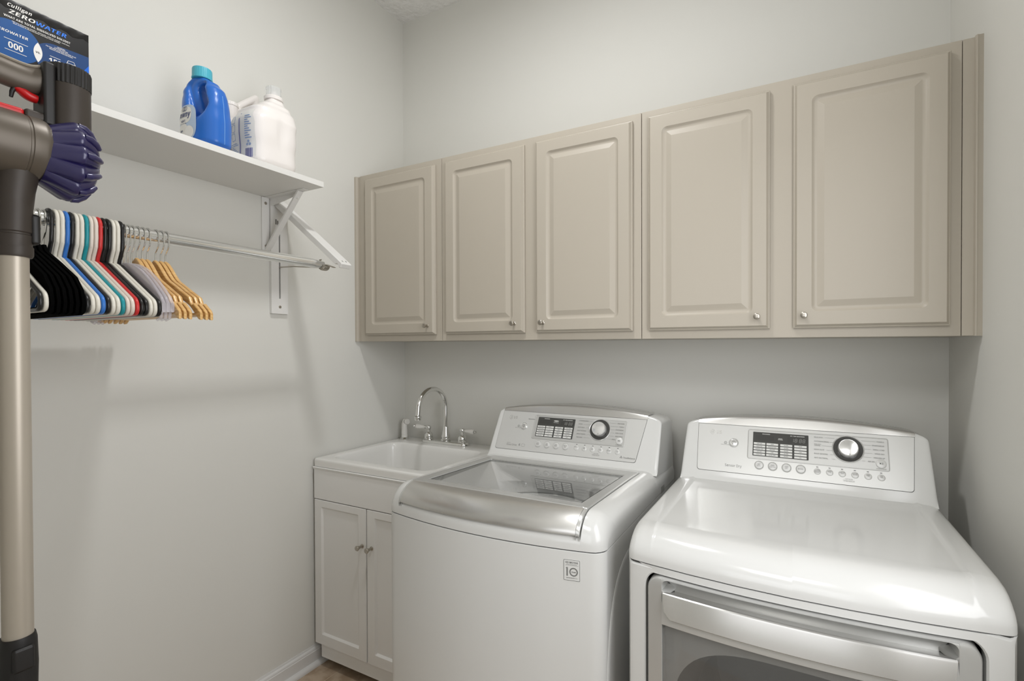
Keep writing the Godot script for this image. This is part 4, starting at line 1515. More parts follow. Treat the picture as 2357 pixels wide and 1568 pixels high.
func dryer() -> void:
	var xc := 1.812
	var t := thing("clothes_dryer", "white front-loading clothes dryer with a glass door beside the right wall", "dryer", Vector3(xc, 0.0, 0.47))
	var mb := Mb.new()
	var lp := func(q: PackedVector2Array, off: float) -> PackedVector3Array:
		var o := PackedVector3Array()
		for e in q: o.append(Vector3(xc + e.x, e.y, d_front(clampf(e.x, -0.341, 0.341)) + off))
		return o
	var lb := func(q: PackedVector2Array, z: float) -> PackedVector3Array:
		var o := PackedVector3Array()
		for e in q: o.append(Vector3(xc + e.x, e.y, z))
		return o
	var oc := Vector2(0, 0.506)
	var hole := rr(0.592, 0.674, 0.036, 8, 14, oc)
	var edge := rr(0.598, 0.680, 0.039, 8, 14, oc)
	var mid := rr(0.650, 0.806, 0.02, 8, 14, Vector2(0, 0.4375))
	var mid2 := rr(0.668, 0.822, 0.01, 8, 14, Vector2(0, 0.4375))
	var outer := rr(0.682, 0.835, 0.002, 8, 14, Vector2(0, 0.4375))
	mb.loft([lp.call(hole, -0.030), lp.call(hole, -0.004), lp.call(edge, 0.0), lp.call(mid, 0.0), lp.call(mid2, 0.0), lp.call(outer, 0.0), lb.call(outer, 0.09)], false, true)
	part(t, "body", mb, M.appliance_side, 35.0)
	mb = Mb.new()
	var seam := []
	for y in [0.850, 0.866]:
		var o := PackedVector3Array()
		for q in plan(0.341, 0.10, d_front, 0.004): o.append(Vector3(q.x + xc, y, q.y))
		seam.append(o)
	mb.loft(seam, false, false)
	part(t, "seam", mb, M.seam_dark)
	for k in [[-0.29, 0.2], [0.29, 0.2], [-0.29, 0.75], [0.29, 0.75]]:
		mb = Mb.new(); mb.xf = Transform3D(Basis.IDENTITY, Vector3(xc + k[0], 0, k[1]))
		mb.lathe([Vector2(0, 0), Vector2(0.022, 0), Vector2(0.022, 0.012), Vector2(0.012, 0.016), Vector2(0.012, 0.026), Vector2(0, 0.026)], 14)
		part(t, "foot", mb, M.vacuum_dark)
	var cols := [[0.3412, 0.0], [0.3412, 0.64], [0.3405, 0.74], [0.3375, 0.84], [0.331, 0.925], [0.322, 0.97], [0.310, 0.99], [0.298, 1.0], [0.289, 0.998], [0.284, 0.968], [0.279, 0.955], [0.2, 0.95], [0.1, 0.95], [0.001, 0.95]]
	var rows := [[0.10, 0.926, -0.003], [0.29, 0.926, -0.003], [0.318, 0.926, -0.003], [0.335, 0.926, -0.001], [0.350, 0.926, 0.0], [0.45, 0.9265, 0.0], [0.60, 0.927, 0.0], [0.70, 0.9275, 0.0], [0.745, 0.9275, -0.0005], [0.770, 0.927, -0.002], [-0.075, 0.9265, -0.0035], [-0.055, 0.9240, -0.0033], [-0.038, 0.9180, -0.003], [-0.024, 0.9090, -0.0025], [-0.012, 0.8975, -0.002], [-0.005, 0.8870, -0.001], [-0.0012, 0.8770, 0.0], [0.0 - 0.0002, 0.8690, 0.0], [-0.0001, 0.8576, 0.0]]
	mb = cover(cols, rows, xc, d_front, 0.8575, [0.2895], 0.0790)
	part(t, "top_cover", mb, M.appliance_white, 42.0)
	console(t, xc + 0.003, 0.311, 0.332, [-0.2885, 0.2935, -0.2825, 0.2825], 0.0, true)

	# door
	mb = Mb.new()
	var fo := rr(0.582, 0.664, 0.034, 8, 14, oc)
	var fi := rr(0.512, 0.574, 0.014, 8, 14, Vector2(0, 0.5475))
	mb.loft([lp.call(fo, -0.028), lp.call(fo, -0.004), lp.call(Mb.inset(fo, 0.0015), 0.0005), lp.call(Mb.inset(fo, 0.0035), 0.004), lp.call(fi, 0.0085), lp.call(Mb.inset(fi, 0.0008), 0.0075), lp.call(Mb.inset(fi, 0.001), -0.03)], false, false)
	var door := part(t, "door", mb, M.silver_paint, 35.0)
	var sheet := func(w: Array, pts: Array) -> Mb:
		var m := Mb.new()
		var out := []
		for k in 41:
			var row := PackedVector3Array()
			for i in pts.size():
				var x: float = lerpf(-w[i], w[i], k / 40.0)
				row.append(Vector3(xc + x, pts[i][0], d_front(x) + pts[i][1]))
			out.append(row)
		m.grid(out)
		return m
	mb = sheet.call([0.2560, 0.2555, 0.2545, 0.2525, 0.250, 0.244, 0.236], [[0.8345, 0.006], [0.8335, 0.0035], [0.8315, -0.008], [0.8260, -0.021], [0.8170, -0.030], [0.8070, -0.034], [0.7960, -0.032]])
	part(door, "handle_recess", mb, M.silver_paint, 50.0)
	for s in [-1.0, 1.0]:
		mb = Mb.new()
		var rw := []
		for q in [[0.8345, 0.007, -0.03], [0.828, 0.0085, -0.032], [0.812, 0.0085, -0.034], [0.803, 0.0085, -0.034], [0.798, 0.006, -0.034]]:
			rw.append(PackedVector3Array([Vector3(xc + s * 0.2565, q[0], d_front(0.2565) + q[1]), Vector3(xc + s * (0.2545 - (0.006 if q[0] < 0.806 else 0.0)), q[0], d_front(0.2565) + q[1] - 0.002), Vector3(xc + s * (0.250 - (0.016 if q[0] < 0.806 else 0.0)), q[0], d_front(0.25) + q[2])]))
		mb.grid(rw)
		part(door, "recess_end", mb, M.silver_paint, 50.0)
	mb = Mb.new()
	var hr := []
	for k in 61:
		var f := -cos(PI * k / 60.0)
		var row := PackedVector3Array()
		for q in [[0.796, -0.034], [0.7985, -0.014], [0.8035, -0.004], [0.8065, 0.006], [0.8070, 0.0095], [0.8055, 0.0120], [0.802, 0.0132], [0.785, 0.0168], [0.770, 0.0192], [0.757, 0.0205], [0.7552, 0.0190], [0.7552, 0.006]]:
			var down: float = clampf((0.8065 - q[0]) / 0.052, 0.0, 1.0)
			var cut := 0.0
			if q[0] < 0.774: cut = 0.018 - sqrt(maxf(0.018 * 0.018 - pow(0.774 - q[0], 2), 0.0))
			var x: float = f * (0.2530 - 0.006 * down - cut)
			row.append(Vector3(xc + x, q[0], d_front(x) + q[1]))
		hr.append(row)
	mb.grid(hr)
	mb.uv = true
	part(door, "handle", mb, M.brushed_steel, 35.0)
	mb = sheet.call([0.2560, 0.2560, 0.2560, 0.2560, 0.2560], [[0.802, 0.0060], [0.78, 0.0085], [0.745, 0.0095], [0.7360, 0.0090], [0.7350, 0.0030]])
	part(door, "rail", mb, M.silver_paint, 35.0)
	mb = Mb.new()
	var gw := []
	for k in 41:
		var x: float = lerpf(-0.2545, 0.2545, k / 40.0)
		var cr := absf(x) - 0.2435
		var top := 0.7358 - (0.0 if cr < 0 else 0.011 - sqrt(maxf(0.011 * 0.011 - cr * cr, 0.0)))
		var row := PackedVector3Array()
		for j in 5: row.append(Vector3(xc + x, lerpf(top, 0.261, j / 4.0), d_front(x) + 0.0035))
		gw.append(row)
	mb.grid(gw)
	part(door, "glass", mb, M.door_glass)
	mb = Mb.new()
	var so := PackedVector2Array()
	var si := PackedVector2Array()
	var s2 := PackedVector2Array()
	for k in 64:
		var a := TAU * k / 64
		var ca := signf(cos(a)) * pow(absf(cos(a)), 0.66)
		var sa := signf(sin(a)) * pow(absf(sin(a)), 0.66)
		si.append(Vector2(0.240 * ca, 0.490 + 0.216 * sa))
		s2.append(Vector2(0.200 * ca, 0.490 + 0.190 * sa))
		var m := maxf(absf(cos(a)) / 0.258, absf(sin(a)) / 0.26)
		so.append(Vector2(cos(a) / m, 0.500 + sin(a) / m))
	mb.loft([lp.call(so, -0.020), lp.call(si, -0.020), lp.call(si, -0.045)], false, false)
	part(door, "window_surround", mb, M.door_inner)
	mb = Mb.new()
	mb.loft([lp.call(si, -0.045), lp.call(s2, -0.10), lb.call(s2, 0.45)], false, true)
	part(t, "drum", mb, M.tub_dark)
	mb = Mb.new()
	for k in 3:
		mb.box(Vector3(xc - 0.12 + 0.10 * k, 0.655 - 0.01 * k, 0.55), Vector3(xc - 0.09 + 0.10 * k, 0.676, 0.72), 0.004, 1)
	part(t, "drum_fin", mb, M.drum_steel)


# ---------------------------------------------------------------- stick vacuum on its wall dock
func vacuum() -> void:
	var ax := 0.785
	var t := thing("stick_vacuum", "cordless stick vacuum with purple cyclones and long beige wand hung by the doorway", "vacuum cleaner", Vector3(ax, 0.62, 1.656))
	var mb := Mb.new()
	# wand
	mb = Mb.new(); mb.xf = Transform3D(Basis.IDENTITY, Vector3(ax, 0.0, 1.6555))
	mb.lathe([Vector2(0, 0.905), Vector2(0.0172, 0.905), Vector2(0.0172, 1.497), Vector2(0, 1.497)], 36)
	part(t, "wand", mb, M.wand_metal)
	mb = Mb.new(); mb.xf = Transform3D(Basis.IDENTITY, Vector3(ax, 0.0, 1.6545))
	mb.lathe([Vector2(0, 1.484), Vector2(0.0195, 1.484), Vector2(0.0212, 1.488), Vector2(0.0212, 1.499), Vector2(0.0198, 1.501), Vector2(0.0203, 1.5165), Vector2(0.0192, 1.5175), Vector2(0.0192, 1.520), Vector2(0.0207, 1.5215), Vector2(0.0212, 1.566), Vector2(0, 1.566)], 32)
	part(t, "wand_collar", mb, M.vacuum_brown)
	mb = Mb.new()
	mb.xf = Transform3D(Basis.IDENTITY, Vector3(ax + 0.004, 1.531, 1.6340))
	mb.box(Vector3(-0.010, -0.026, -0.006), Vector3(0.010, 0.020, 0.006), 0.005, 3)
	part(t, "release_button", mb, M.vacuum_dark)
	# duct from wand up to the body
	mb = Mb.new()
	mb.tube([Vector3(ax, 1.560, 1.654), Vector3(ax, 1.585, 1.653), Vector3(ax, 1.610, 1.651), Vector3(ax, 1.640, 1.648)], [0.0208, 0.0222, 0.0245, 0.026], 28)
	part(t, "duct", mb, M.vacuum_brown)
	# horizontal body
	mb = Mb.new(); mb.xf = along(Vector3(ax, 1.652, 1.766), Vector3(0, 0, -1))
	mb.lathe([Vector2(0, 0), Vector2(0.044, 0.0), Vector2(0.0475, 0.006), Vector2(0.0480, 0.10), Vector2(0.0478, 0.118), Vector2(0.0466, 0.119), Vector2(0.0466, 0.1215), Vector2(0.0478, 0.1225), Vector2(0.0476, 0.136), Vector2(0.0455, 0.142), Vector2(0.040, 0.148), Vector2(0, 0.148)], 48)
	part(t, "dust_bin", mb, M.vacuum_grey)
	# ring of purple cyclones: a ribbed drum with a shoulder and a narrower ribbed nose
	mb = Mb.new(); mb.xf = along(Vector3(ax, 1.6465, 1.628), Vector3(0, 0, -1))
	var loops := []
	for q in [[0.0, 0.0435, 0.0], [0.004, 0.0460, 0.03], [0.014, 0.0520, 0.08], [0.024, 0.0580, 0.11], [0.0315, 0.0622, 0.12], [0.035, 0.0634, 0.12], [0.038, 0.0630, 0.13], [0.041, 0.0605, 0.15], [0.047, 0.0570, 0.16], [0.054, 0.0515, 0.16], [0.060, 0.0445, 0.14], [0.0645, 0.0360, 0.10], [0.067, 0.0250, 0.04], [0.068, 0.012, 0.0]]:
		var l := PackedVector3Array()
		for k in 168:
			var a := TAU * k / 168
			# twelve lobes, sharp in the valleys
			var lob := pow(absf(cos(6.0 * a)), 0.55)
			var r: float = q[1] * (1.0 - q[2] * (1.0 - lob))
			l.append(Vector3(r * cos(a), q[0], -r * sin(a)))
		loops.append(l)
	mb.loft(loops)
	part(t, "cyclone_pack", mb, M.vacuum_purple, 32.0)
	mb = Mb.new(); mb.xf = along(Vector3(ax, 1.6465, 1.628), Vector3(0, 0, -1))
	for k in 12:
		var a := TAU * (k + 0.0) / 12.0
		var u := Vector3(cos(a), 0, -sin(a))
		mb.tube([u * 0.0600 + Vector3(0, 0.0385, 0), u * 0.0580 + Vector3(0, 0.046, 0), u * 0.0515 + Vector3(0, 0.055, 0), u * 0.0430 + Vector3(0, 0.0620, 0)], [0.0045, 0.0056, 0.0052, 0.0040], 10)
	part(t, "cyclone_tips", mb, M.vacuum_purple)
	# upright motor housing with a ridged filter cap
	mb = Mb.new(); mb.xf = Transform3D(Basis.IDENTITY, Vector3(ax, 0.0, 1.590))
	mb.lathe([Vector2(0, 1.672), Vector2(0.0262, 1.672), Vector2(0.0268, 1.690), Vector2(0.0268, 1.7625), Vector2(0.0258, 1.7640), Vector2(0, 1.7640)], 48)
	part(t, "motor_housing", mb, M.vacuum_brown)
	mb = Mb.new(); mb.xf = Transform3D(Basis.IDENTITY, Vector3(ax, 0.0, 1.590))
	mb.lathe([Vector2(0, 1.7630), Vector2(0.0270, 1.7632), Vector2(0.0272, 1.789), Vector2(0.0262, 1.7925), Vector2(0.020, 1.7940), Vector2(0, 1.7945)], 192, 32, 0.022)
	part(t, "filter_cap", mb, M.vacuum_dark, 50.0)
	mb = Mb.new()
	mb.box(Vector3(ax - 0.022, 1.690, 1.612), Vector3(ax + 0.022, 1.7865, 1.626), 0.004, 2)
	part(t, "spine", mb, M.vacuum_dark)
	# handle running back to the dock, trigger and battery
	mb = Mb.new()
	mb.tube(smooth([Vector3(ax, 1.762, 1.618), Vector3(ax, 1.7555, 1.640), Vector3(ax, 1.7575, 1.672), Vector3(ax, 1.762, 1.712), Vector3(ax, 1.760, 1.745), Vector3(ax, 1.748, 1.762)], 5), 0.0185, 20, false, Vector2(1.08, 0.85), Vector3.UP)
	part(t, "handle", mb, M.vacuum_grey)
	mb = Mb.new()
	mb.tube(smooth([Vector3(ax, 1.7795, 1.624), Vector3(ax, 1.7745, 1.640), Vector3(ax, 1.7765, 1.672), Vector3(ax, 1.781, 1.712)], 5), 0.006, 12, false, Vector2(0.6, 1.8), Vector3.UP)
	part(t, "handle_inlay", mb, M.wand_metal)
	mb = Mb.new()
	mb.tube(smooth([Vector3(ax, 1.7300, 1.6275), Vector3(ax, 1.7310, 1.636), Vector3(ax, 1.7360, 1.645), Vector3(ax, 1.7400, 1.652)], 4), [0.006, 0.0062, 0.0064, 0.0065, 0.0065, 0.0065, 0.0065, 0.0062, 0.0058, 0.0054, 0.005, 0.0045, 0.004], 12, false, Vector2(1.0, 1.3), Vector3.UP)
	part(t, "trigger", mb, M.vacuum_red)
	mb = Mb.new()
	mb.tube([Vector3(ax, 1.7405, 1.651), Vector3(ax, 1.730, 1.6545), Vector3(ax, 1.722, 1.6555)], [0.0035, 0.0028, 0.0022], 10)
	part(t, "trigger_guard", mb, M.vacuum_dark)
	mb = Mb.new()
	mb.box(Vector3(ax - 0.018, 1.693, 1.646), Vector3(ax + 0.018, 1.7045, 1.715), 0.004, 2)
	part(t, "bin_latch", mb, M.vacuum_red, 40.0, "red latch strip")
	mb = Mb.new()
	mb.box(Vector3(ax - 0.019, 1.693, 1.612), Vector3(ax + 0.019, 1.7065, 1.646), 0.004, 2)
	part(t, "latch_base", mb, M.vacuum_brown)
	mb = Mb.new()
	mb.box(Vector3(ax - 0.024, 1.690, 1.715), Vector3(ax + 0.024, 1.765, 1.772), 0.01, 3)
	part(t, "battery", mb, M.vacuum_grey)
	# lower cuff and floor head
	mb = Mb.new(); mb.xf = Transform3D(Basis.IDENTITY, Vector3(ax, 0.0, 1.6560))
	mb.lathe([Vector2(0, 0.78), Vector2(0.0225, 0.78), Vector2(0.0230, 0.80), Vector2(0.0212, 0.83), Vector2(0.0222, 0.870), Vector2(0.0212, 0.908), Vector2(0.0195, 0.917), Vector2(0, 0.917)], 32)
	mb.box(Vector3(0.016, 0.87, -0.012), Vector3(0.026, 0.905, 0.012), 0.004, 2)
	part(t, "wand_cuff", mb, M.vacuum_dark)
	mb = Mb.new(); mb.xf = along(Vector3(ax, 0.70, 1.656), Vector3(0, 1, 0))
	mb.lathe([Vector2(0, -0.01), Vector2(0.017, -0.01), Vector2(0.018, 0.05), Vector2(0.021, 0.085), Vector2(0, 0.085)], 24)
	mb.xf = Transform3D.IDENTITY
	mb.box(Vector3(ax - 0.115, 0.625, 1.628), Vector3(ax + 0.115, 0.70, 1.690), 0.022, 4)
	part(t, "floor_head", mb, M.vacuum_dark)
	# dock
	t = thing("vacuum_dock", "dark plastic wall dock that holds the stick vacuum", "dock", Vector3(ax, 1.60, FRONT))
	mb = Mb.new()
	mb.box(Vector3(ax - 0.032, 1.600, FRONT - 0.026), Vector3(ax + 0.032, 1.790, FRONT - 0.0005), 0.006, 2)
	part(t, "back_plate", mb, M.vacuum_dark)


# ---------------------------------------------------------------- hangers on the rod
const BASE_Y := 1.6475


func hook_path(rc: float, drop: float) -> Array:
	# starts at the wall side, goes over the rod and back under its middle
	var o := []
	for k in range(0, 13):
		var a := PI + 0.45 - (PI + 0.45 + 0.15) * k / 12.0
		o.append(Vector3(rc * cos(a), rc * sin(a), 0))
	return o


func tube_hanger(nm: String, mt: Material, strap: bool) -> Node3D:
	var t := Node3D.new()
	t.name = "proto"
	add_child(t)
	t.set_meta("stem", nm)
	var R := 0.0222
	var p := []
	for k in range(0, 12):
		var a := PI + 0.5 - (PI + 0.5) * k / 11.0
		p.append(Vector3(R * cos(a), R * sin(a), 0))
	p.append(Vector3(R, -0.030, 0))
	p.append_array([Vector3(R - 0.003, -0.052, 0), Vector3(0.006, -0.074, 0), Vector3(0.0, -0.088, 0)])
	var mb := Mb.new()
	mb.tube(p, 0.0041, 10)
	part(t, "hook", mb, mt)
	mb = Mb.new()
	var tri := fillet([Vector3(0, -0.082, 0), Vector3(-0.2085, -0.1915, 0), Vector3(-0.2085, -0.2215, 0), Vector3(0.2085, -0.2215, 0), Vector3(0.2085, -0.1915, 0)], 0.024, true, 6)
	mb.tube(tri, 0.0041, 10, true, Vector2.ONE, Vector3(0, 0, 1))
	part(t, "shoulders", mb, mt)
	if strap:
		for s in [-1.0, 1.0]:
			mb = Mb.new()
			mb.tube(fillet([Vector3(s * 0.085, -0.1275, 0), Vector3(s * 0.088, -0.139, 0), Vector3(s * 0.122, -0.157, 0), Vector3(s * 0.130, -0.155, 0)], 0.006), 0.0036, 8)
			part(t, "strap_hook", mb, mt)
	return t


func velvet_hanger() -> Node3D:
	var t := Node3D.new()
	t.name = "proto"
	add_child(t)
	t.set_meta("stem", "velvet_hanger")
	var mb := Mb.new()
	var p := hook_path(0.0192, 0)
	p.append_array([Vector3(0.019, -0.02, 0), Vector3(0.012, -0.038, 0), Vector3(0.002, -0.050, 0), Vector3(0.0, -0.075, 0)])
	mb.tube(p, 0.0021, 8)
	part(t, "hook", mb, M.chrome)
	mb = Mb.new()
	var o := PackedVector2Array()
	var i_ := PackedVector2Array()
	for s in [1.0, -1.0]:
		var a := [Vector2(0.010, -0.062), Vector2(0.022, -0.078), Vector2(0.100, -0.112), Vector2(0.175, -0.148), Vector2(0.206, -0.178), Vector2(0.214, -0.205), Vector2(0.208, -0.226), Vector2(0.195, -0.230)]
		var b := [Vector2(0.006, -0.104), Vector2(0.020, -0.112), Vector2(0.085, -0.142), Vector2(0.140, -0.170), Vector2(0.172, -0.192), Vector2(0.182, -0.205), Vector2(0.180, -0.212), Vector2(0.170, -0.214)]
		if s < 0:
			a.reverse(); b.reverse()
		for k in 8:
			o.append(Vector2(a[k].x * s, a[k].y))
			i_.append(Vector2(b[k].x * s, b[k].y))
	mb.ring(o, i_, -0.0028, 0.0028)
	part(t, "shoulders", mb, M.hanger_velvet)
	return t


func clear_hanger() -> Node3D:
	var t := Node3D.new()
	t.name = "proto"
	add_child(t)
	t.set_meta("stem", "clear_hanger")
	var mb := Mb.new()
	var p := hook_path(0.0190, 0)
	p.append_array([Vector3(0.019, -0.022, 0), Vector3(0.012, -0.040, 0), Vector3(0.0, -0.054, 0), Vector3(0.0, -0.095, 0)])
	mb.tube(p, 0.0017, 8)
	part(t, "hook", mb, M.chrome)
	mb = Mb.new()
	var loops := []
	for k in 41:
		var f := -1.0 + k / 20.0
		var x := 0.208 * f
		var y := -0.098 - 0.105 * pow(absf(f), 1.25) + (0.012 * sin(absf(f) * PI))
		var hh := 0.0175 + 0.004 * sin(absf(f) * PI) - (0.006 if absf(f) > 0.97 else 0.0)
		var th := 0.0034 + 0.0007 * absf(f)
		loops.append(sect(x, y, hh, th))
	mb.loft(loops)
	for s in [-1.0, 1.0]:
		mb.tube([Vector3(s * 0.198, -0.205, 0), Vector3(s * 0.192, -0.228, 0), Vector3(s * 0.176, -0.232, 0)], [0.0040, 0.0040, 0.0035], 8)
	part(t, "shoulders", mb, M.hanger_clear)
	return t


func sect(x: float, y: float, hh: float, th: float) -> PackedVector3Array:
	var o := PackedVector3Array()
	for q in rr(2 * th, 2 * hh, th * 0.9, 3): o.append(Vector3(x, y + q.y, q.x))
	return o


func wood_hanger() -> Node3D:
	var t := Node3D.new()
	t.name = "proto"
	add_child(t)
	t.set_meta("stem", "wooden_hanger")
	var mb := Mb.new()
	var p := hook_path(0.0192, 0)
	p.append_array([Vector3(0.019, -0.012, 0), Vector3(0.0165, -0.026, 0), Vector3(0.006, -0.038, 0), Vector3(0.0, -0.048, 0), Vector3(0.0, -0.085, 0)])
	mb.tube(smooth(p, 2), 0.0019, 8)
	part(t, "hook", mb, M.chrome)
	# curved arms, notched near the tips
	mb = Mb.new()
	var loops := []
	for k in 61:
		var f := -1.0 + k / 30.0
		var q := absf(f)
		var x := 0.2245 * f
		var y := -0.079 - 0.030 * smoothstep(0.0, 0.34, q) - 0.098 * pow(q, 1.15) - 0.014 * smoothstep(0.75, 1.0, q)
		var hh := lerpf(0.0165, 0.0112, smoothstep(0.0, 0.7, q)) + 0.0018 * smoothstep(0.86, 0.96, q)
		if q > 0.775 and q < 0.845:
			y -= 0.0045
			hh -= 0.0045
		if q > 0.985:
			hh *= 0.72
		var th := lerpf(0.0048, 0.0046, q) - (0.0015 if q > 0.985 else 0.0)
		var l := sect(x, y, hh, th)
		for i in l.size(): l[i].z += 0.003 * q * q
		loops.append(l)
	mb.loft(loops)
	part(t, "shoulders", mb, M.hanger_wood)
	mb = Mb.new()
	mb.tube([Vector3(-0.208, -0.216, 0.003), Vector3(0.208, -0.216, 0.003)], 0.0041, 10)
	part(t, "trouser_bar", mb, M.hanger_wood)
	return t


func hangers() -> void:
	var V := velvet_hanger()
	var C := clear_hanger()
	var W := wood_hanger()
	var kinds := {}
	for k in [["white", M.hanger_white], ["ivory", M.hanger_ivory], ["blue", M.hanger_blue], ["teal", M.hanger_teal], ["red", M.hanger_red], ["black", M.hanger_black]]:
		kinds[k[0]] = tube_hanger("plastic_hanger", k[1], false)
		kinds[k[0] + "_strap"] = tube_hanger("plastic_hanger", k[1], true)
	# kind, distance from the back wall, turn in degrees, label
	var rows := [
		["white_strap", 1.5262, 0.5, "white plastic hanger half hidden behind the beige vacuum wand"],
		["black", 1.5354, 0.3, "black plastic hanger between the wand-side white hanger and the velvet bundle"]]
	var nth := ["first", "second", "third", "fourth", "fifth", "sixth", "seventh"]
	for k in 6:
		rows.append(["velvet", 1.5168 - 0.0098 * k, 0.8, "%s black velvet hanger counted from the wand in the dark bundle" % nth[k]])
	rows.append_array([
		["black", 1.4590, 1.2, "black plastic hanger closing the velvet bundle, left of two white hangers"],
		["white", 1.4487, 1.5, "white plastic hanger directly right of the dark velvet bundle"],
		["white", 1.4399, 1.5, "white plastic hanger directly left of the blue hanger"],
		["blue", 1.4310, 1.5, "bright blue plastic hanger among the white ones"],
		["black_strap", 1.4222, 1.5, "black plastic hanger directly right of the blue hanger"],
		["white", 1.4134, 1.5, "white plastic hanger between a black hanger and a notched white one"],
		["white_strap", 1.4046, 1.5, "white plastic hanger with strap hooks directly left of the teal hanger"],
		["teal", 1.3958, 1.5, "teal plastic hanger among the white ones"],
		["ivory", 1.3869, 1.5, "ivory plastic hanger directly right of the teal hanger"],
		["ivory", 1.3781, 1.5, "ivory plastic hanger directly left of the red hanger"],
		["red", 1.3693, 1.5, "red plastic hanger, the only red one on the rod"],
		["black_strap", 1.3605, 1.5, "black plastic hanger with strap hooks directly right of the red hanger"],
		["black", 1.3517, 1.5, "black plastic hanger directly left of the last white pair"],
		["white", 1.3428, 1.5, "white plastic hanger, left one of the last white pair"],
		["white", 1.3340, 1.5, "white plastic hanger, right one of the last white pair"],
		["black_strap", 1.3252, 1.5, "black strap-hook plastic hanger right before the clear hangers"],
		["clear", 1.3160, 1.5, "clear plastic hanger with metal hook nearest the black strap hanger"],
		["clear", 1.3070, 1.5, "clear plastic hanger, second in the transparent group"],
		["clear", 1.2980, 1.5, "clear plastic hanger, third in the transparent group"],
		["wood", 1.2862, 1.5, "wooden hanger directly right of the clear hangers"],
		["wood", 1.2748, 1.5, "second wooden hanger from the clear hangers"],
		["wood", 1.2634, 1.4, "third wooden hanger from the clear hangers"],
		["wood", 1.2445, 0.0, "fourth wooden hanger, its arm hanging lowest in front"],
		["wood", 1.2320, 0.0, "fifth wooden hanger, tucked behind the rightmost wooden one"],
		["wood", 1.2205, 0.0, "rightmost wooden hanger on the chrome rod"]])
	var groups := {"velvet": "black velvet hangers in the dark bundle", "clear": "clear plastic hangers", "wood": "wooden hangers at the end of the row"}
	for r in rows:
		var src: Node3D = V if r[0] == "velvet" else C if r[0] == "clear" else W if r[0] == "wood" else kinds[r[0]]
		# each hook rests on top of the rod
		var rest := 0.0163 - 0.0171 if r[0] == "velvet" else 0.0163 - 0.0173 if r[0] in ["clear", "wood"] else 0.0163 - 0.0181
		var o := copy(src, Vector3(ROD.x, ROD.y + rest + 0.0001, r[1]), deg_to_rad(-r[2]), r[3])
		o.set_meta("category", "hanger")
		o.set_meta("group", groups.get(r[0], "plastic tube hangers on the rod"))
	for p in [V, C, W] + kinds.values():
		remove_child(p)
		p.free()


# ---------------------------------------------------------------- bottles on the shelf
func smin(a: float, b: float, k: float) -> float:
	var h := maxf(k - absf(a - b), 0.0) / k
	return minf(a, b) - h * h * k * 0.25


func seg2(p: Vector2, a: Vector2, b: Vector2) -> float:
	var t := clampf((p - a).dot(b - a) / (b - a).length_squared(), 0.0, 1.0)
	return p.distance_to(a.lerp(b, t))


func curve(pts: Array, y: float) -> float:
	for i in pts.size() - 1:
		if y <= pts[i + 1][0]:
			var t := clampf((y - pts[i][0]) / (pts[i + 1][0] - pts[i][0]), 0.0, 1.0)
			return lerpf(pts[i][1], pts[i + 1][1], t * t * (3.0 - 2.0 * t))
	return pts[pts.size() - 1][1]


# a superellipse that changes over the height: half widths a, b, shift s along x
func oval_field(p: Vector3, wa: Array, wb: Array, sx: Array, top: float, e: float) -> float:
	var a := curve(wa, p.y)
	var b := curve(wb, p.y)
	var x := (p.x - curve(sx, p.y)) / a
	var z := p.z / b
	var d := (pow(pow(absf(x), e) + pow(absf(z), e), 1.0 / e) - 1.0) * minf(a, b)
	return -smin(-d, smin(p.y, top - p.y, 0.01), 0.012)


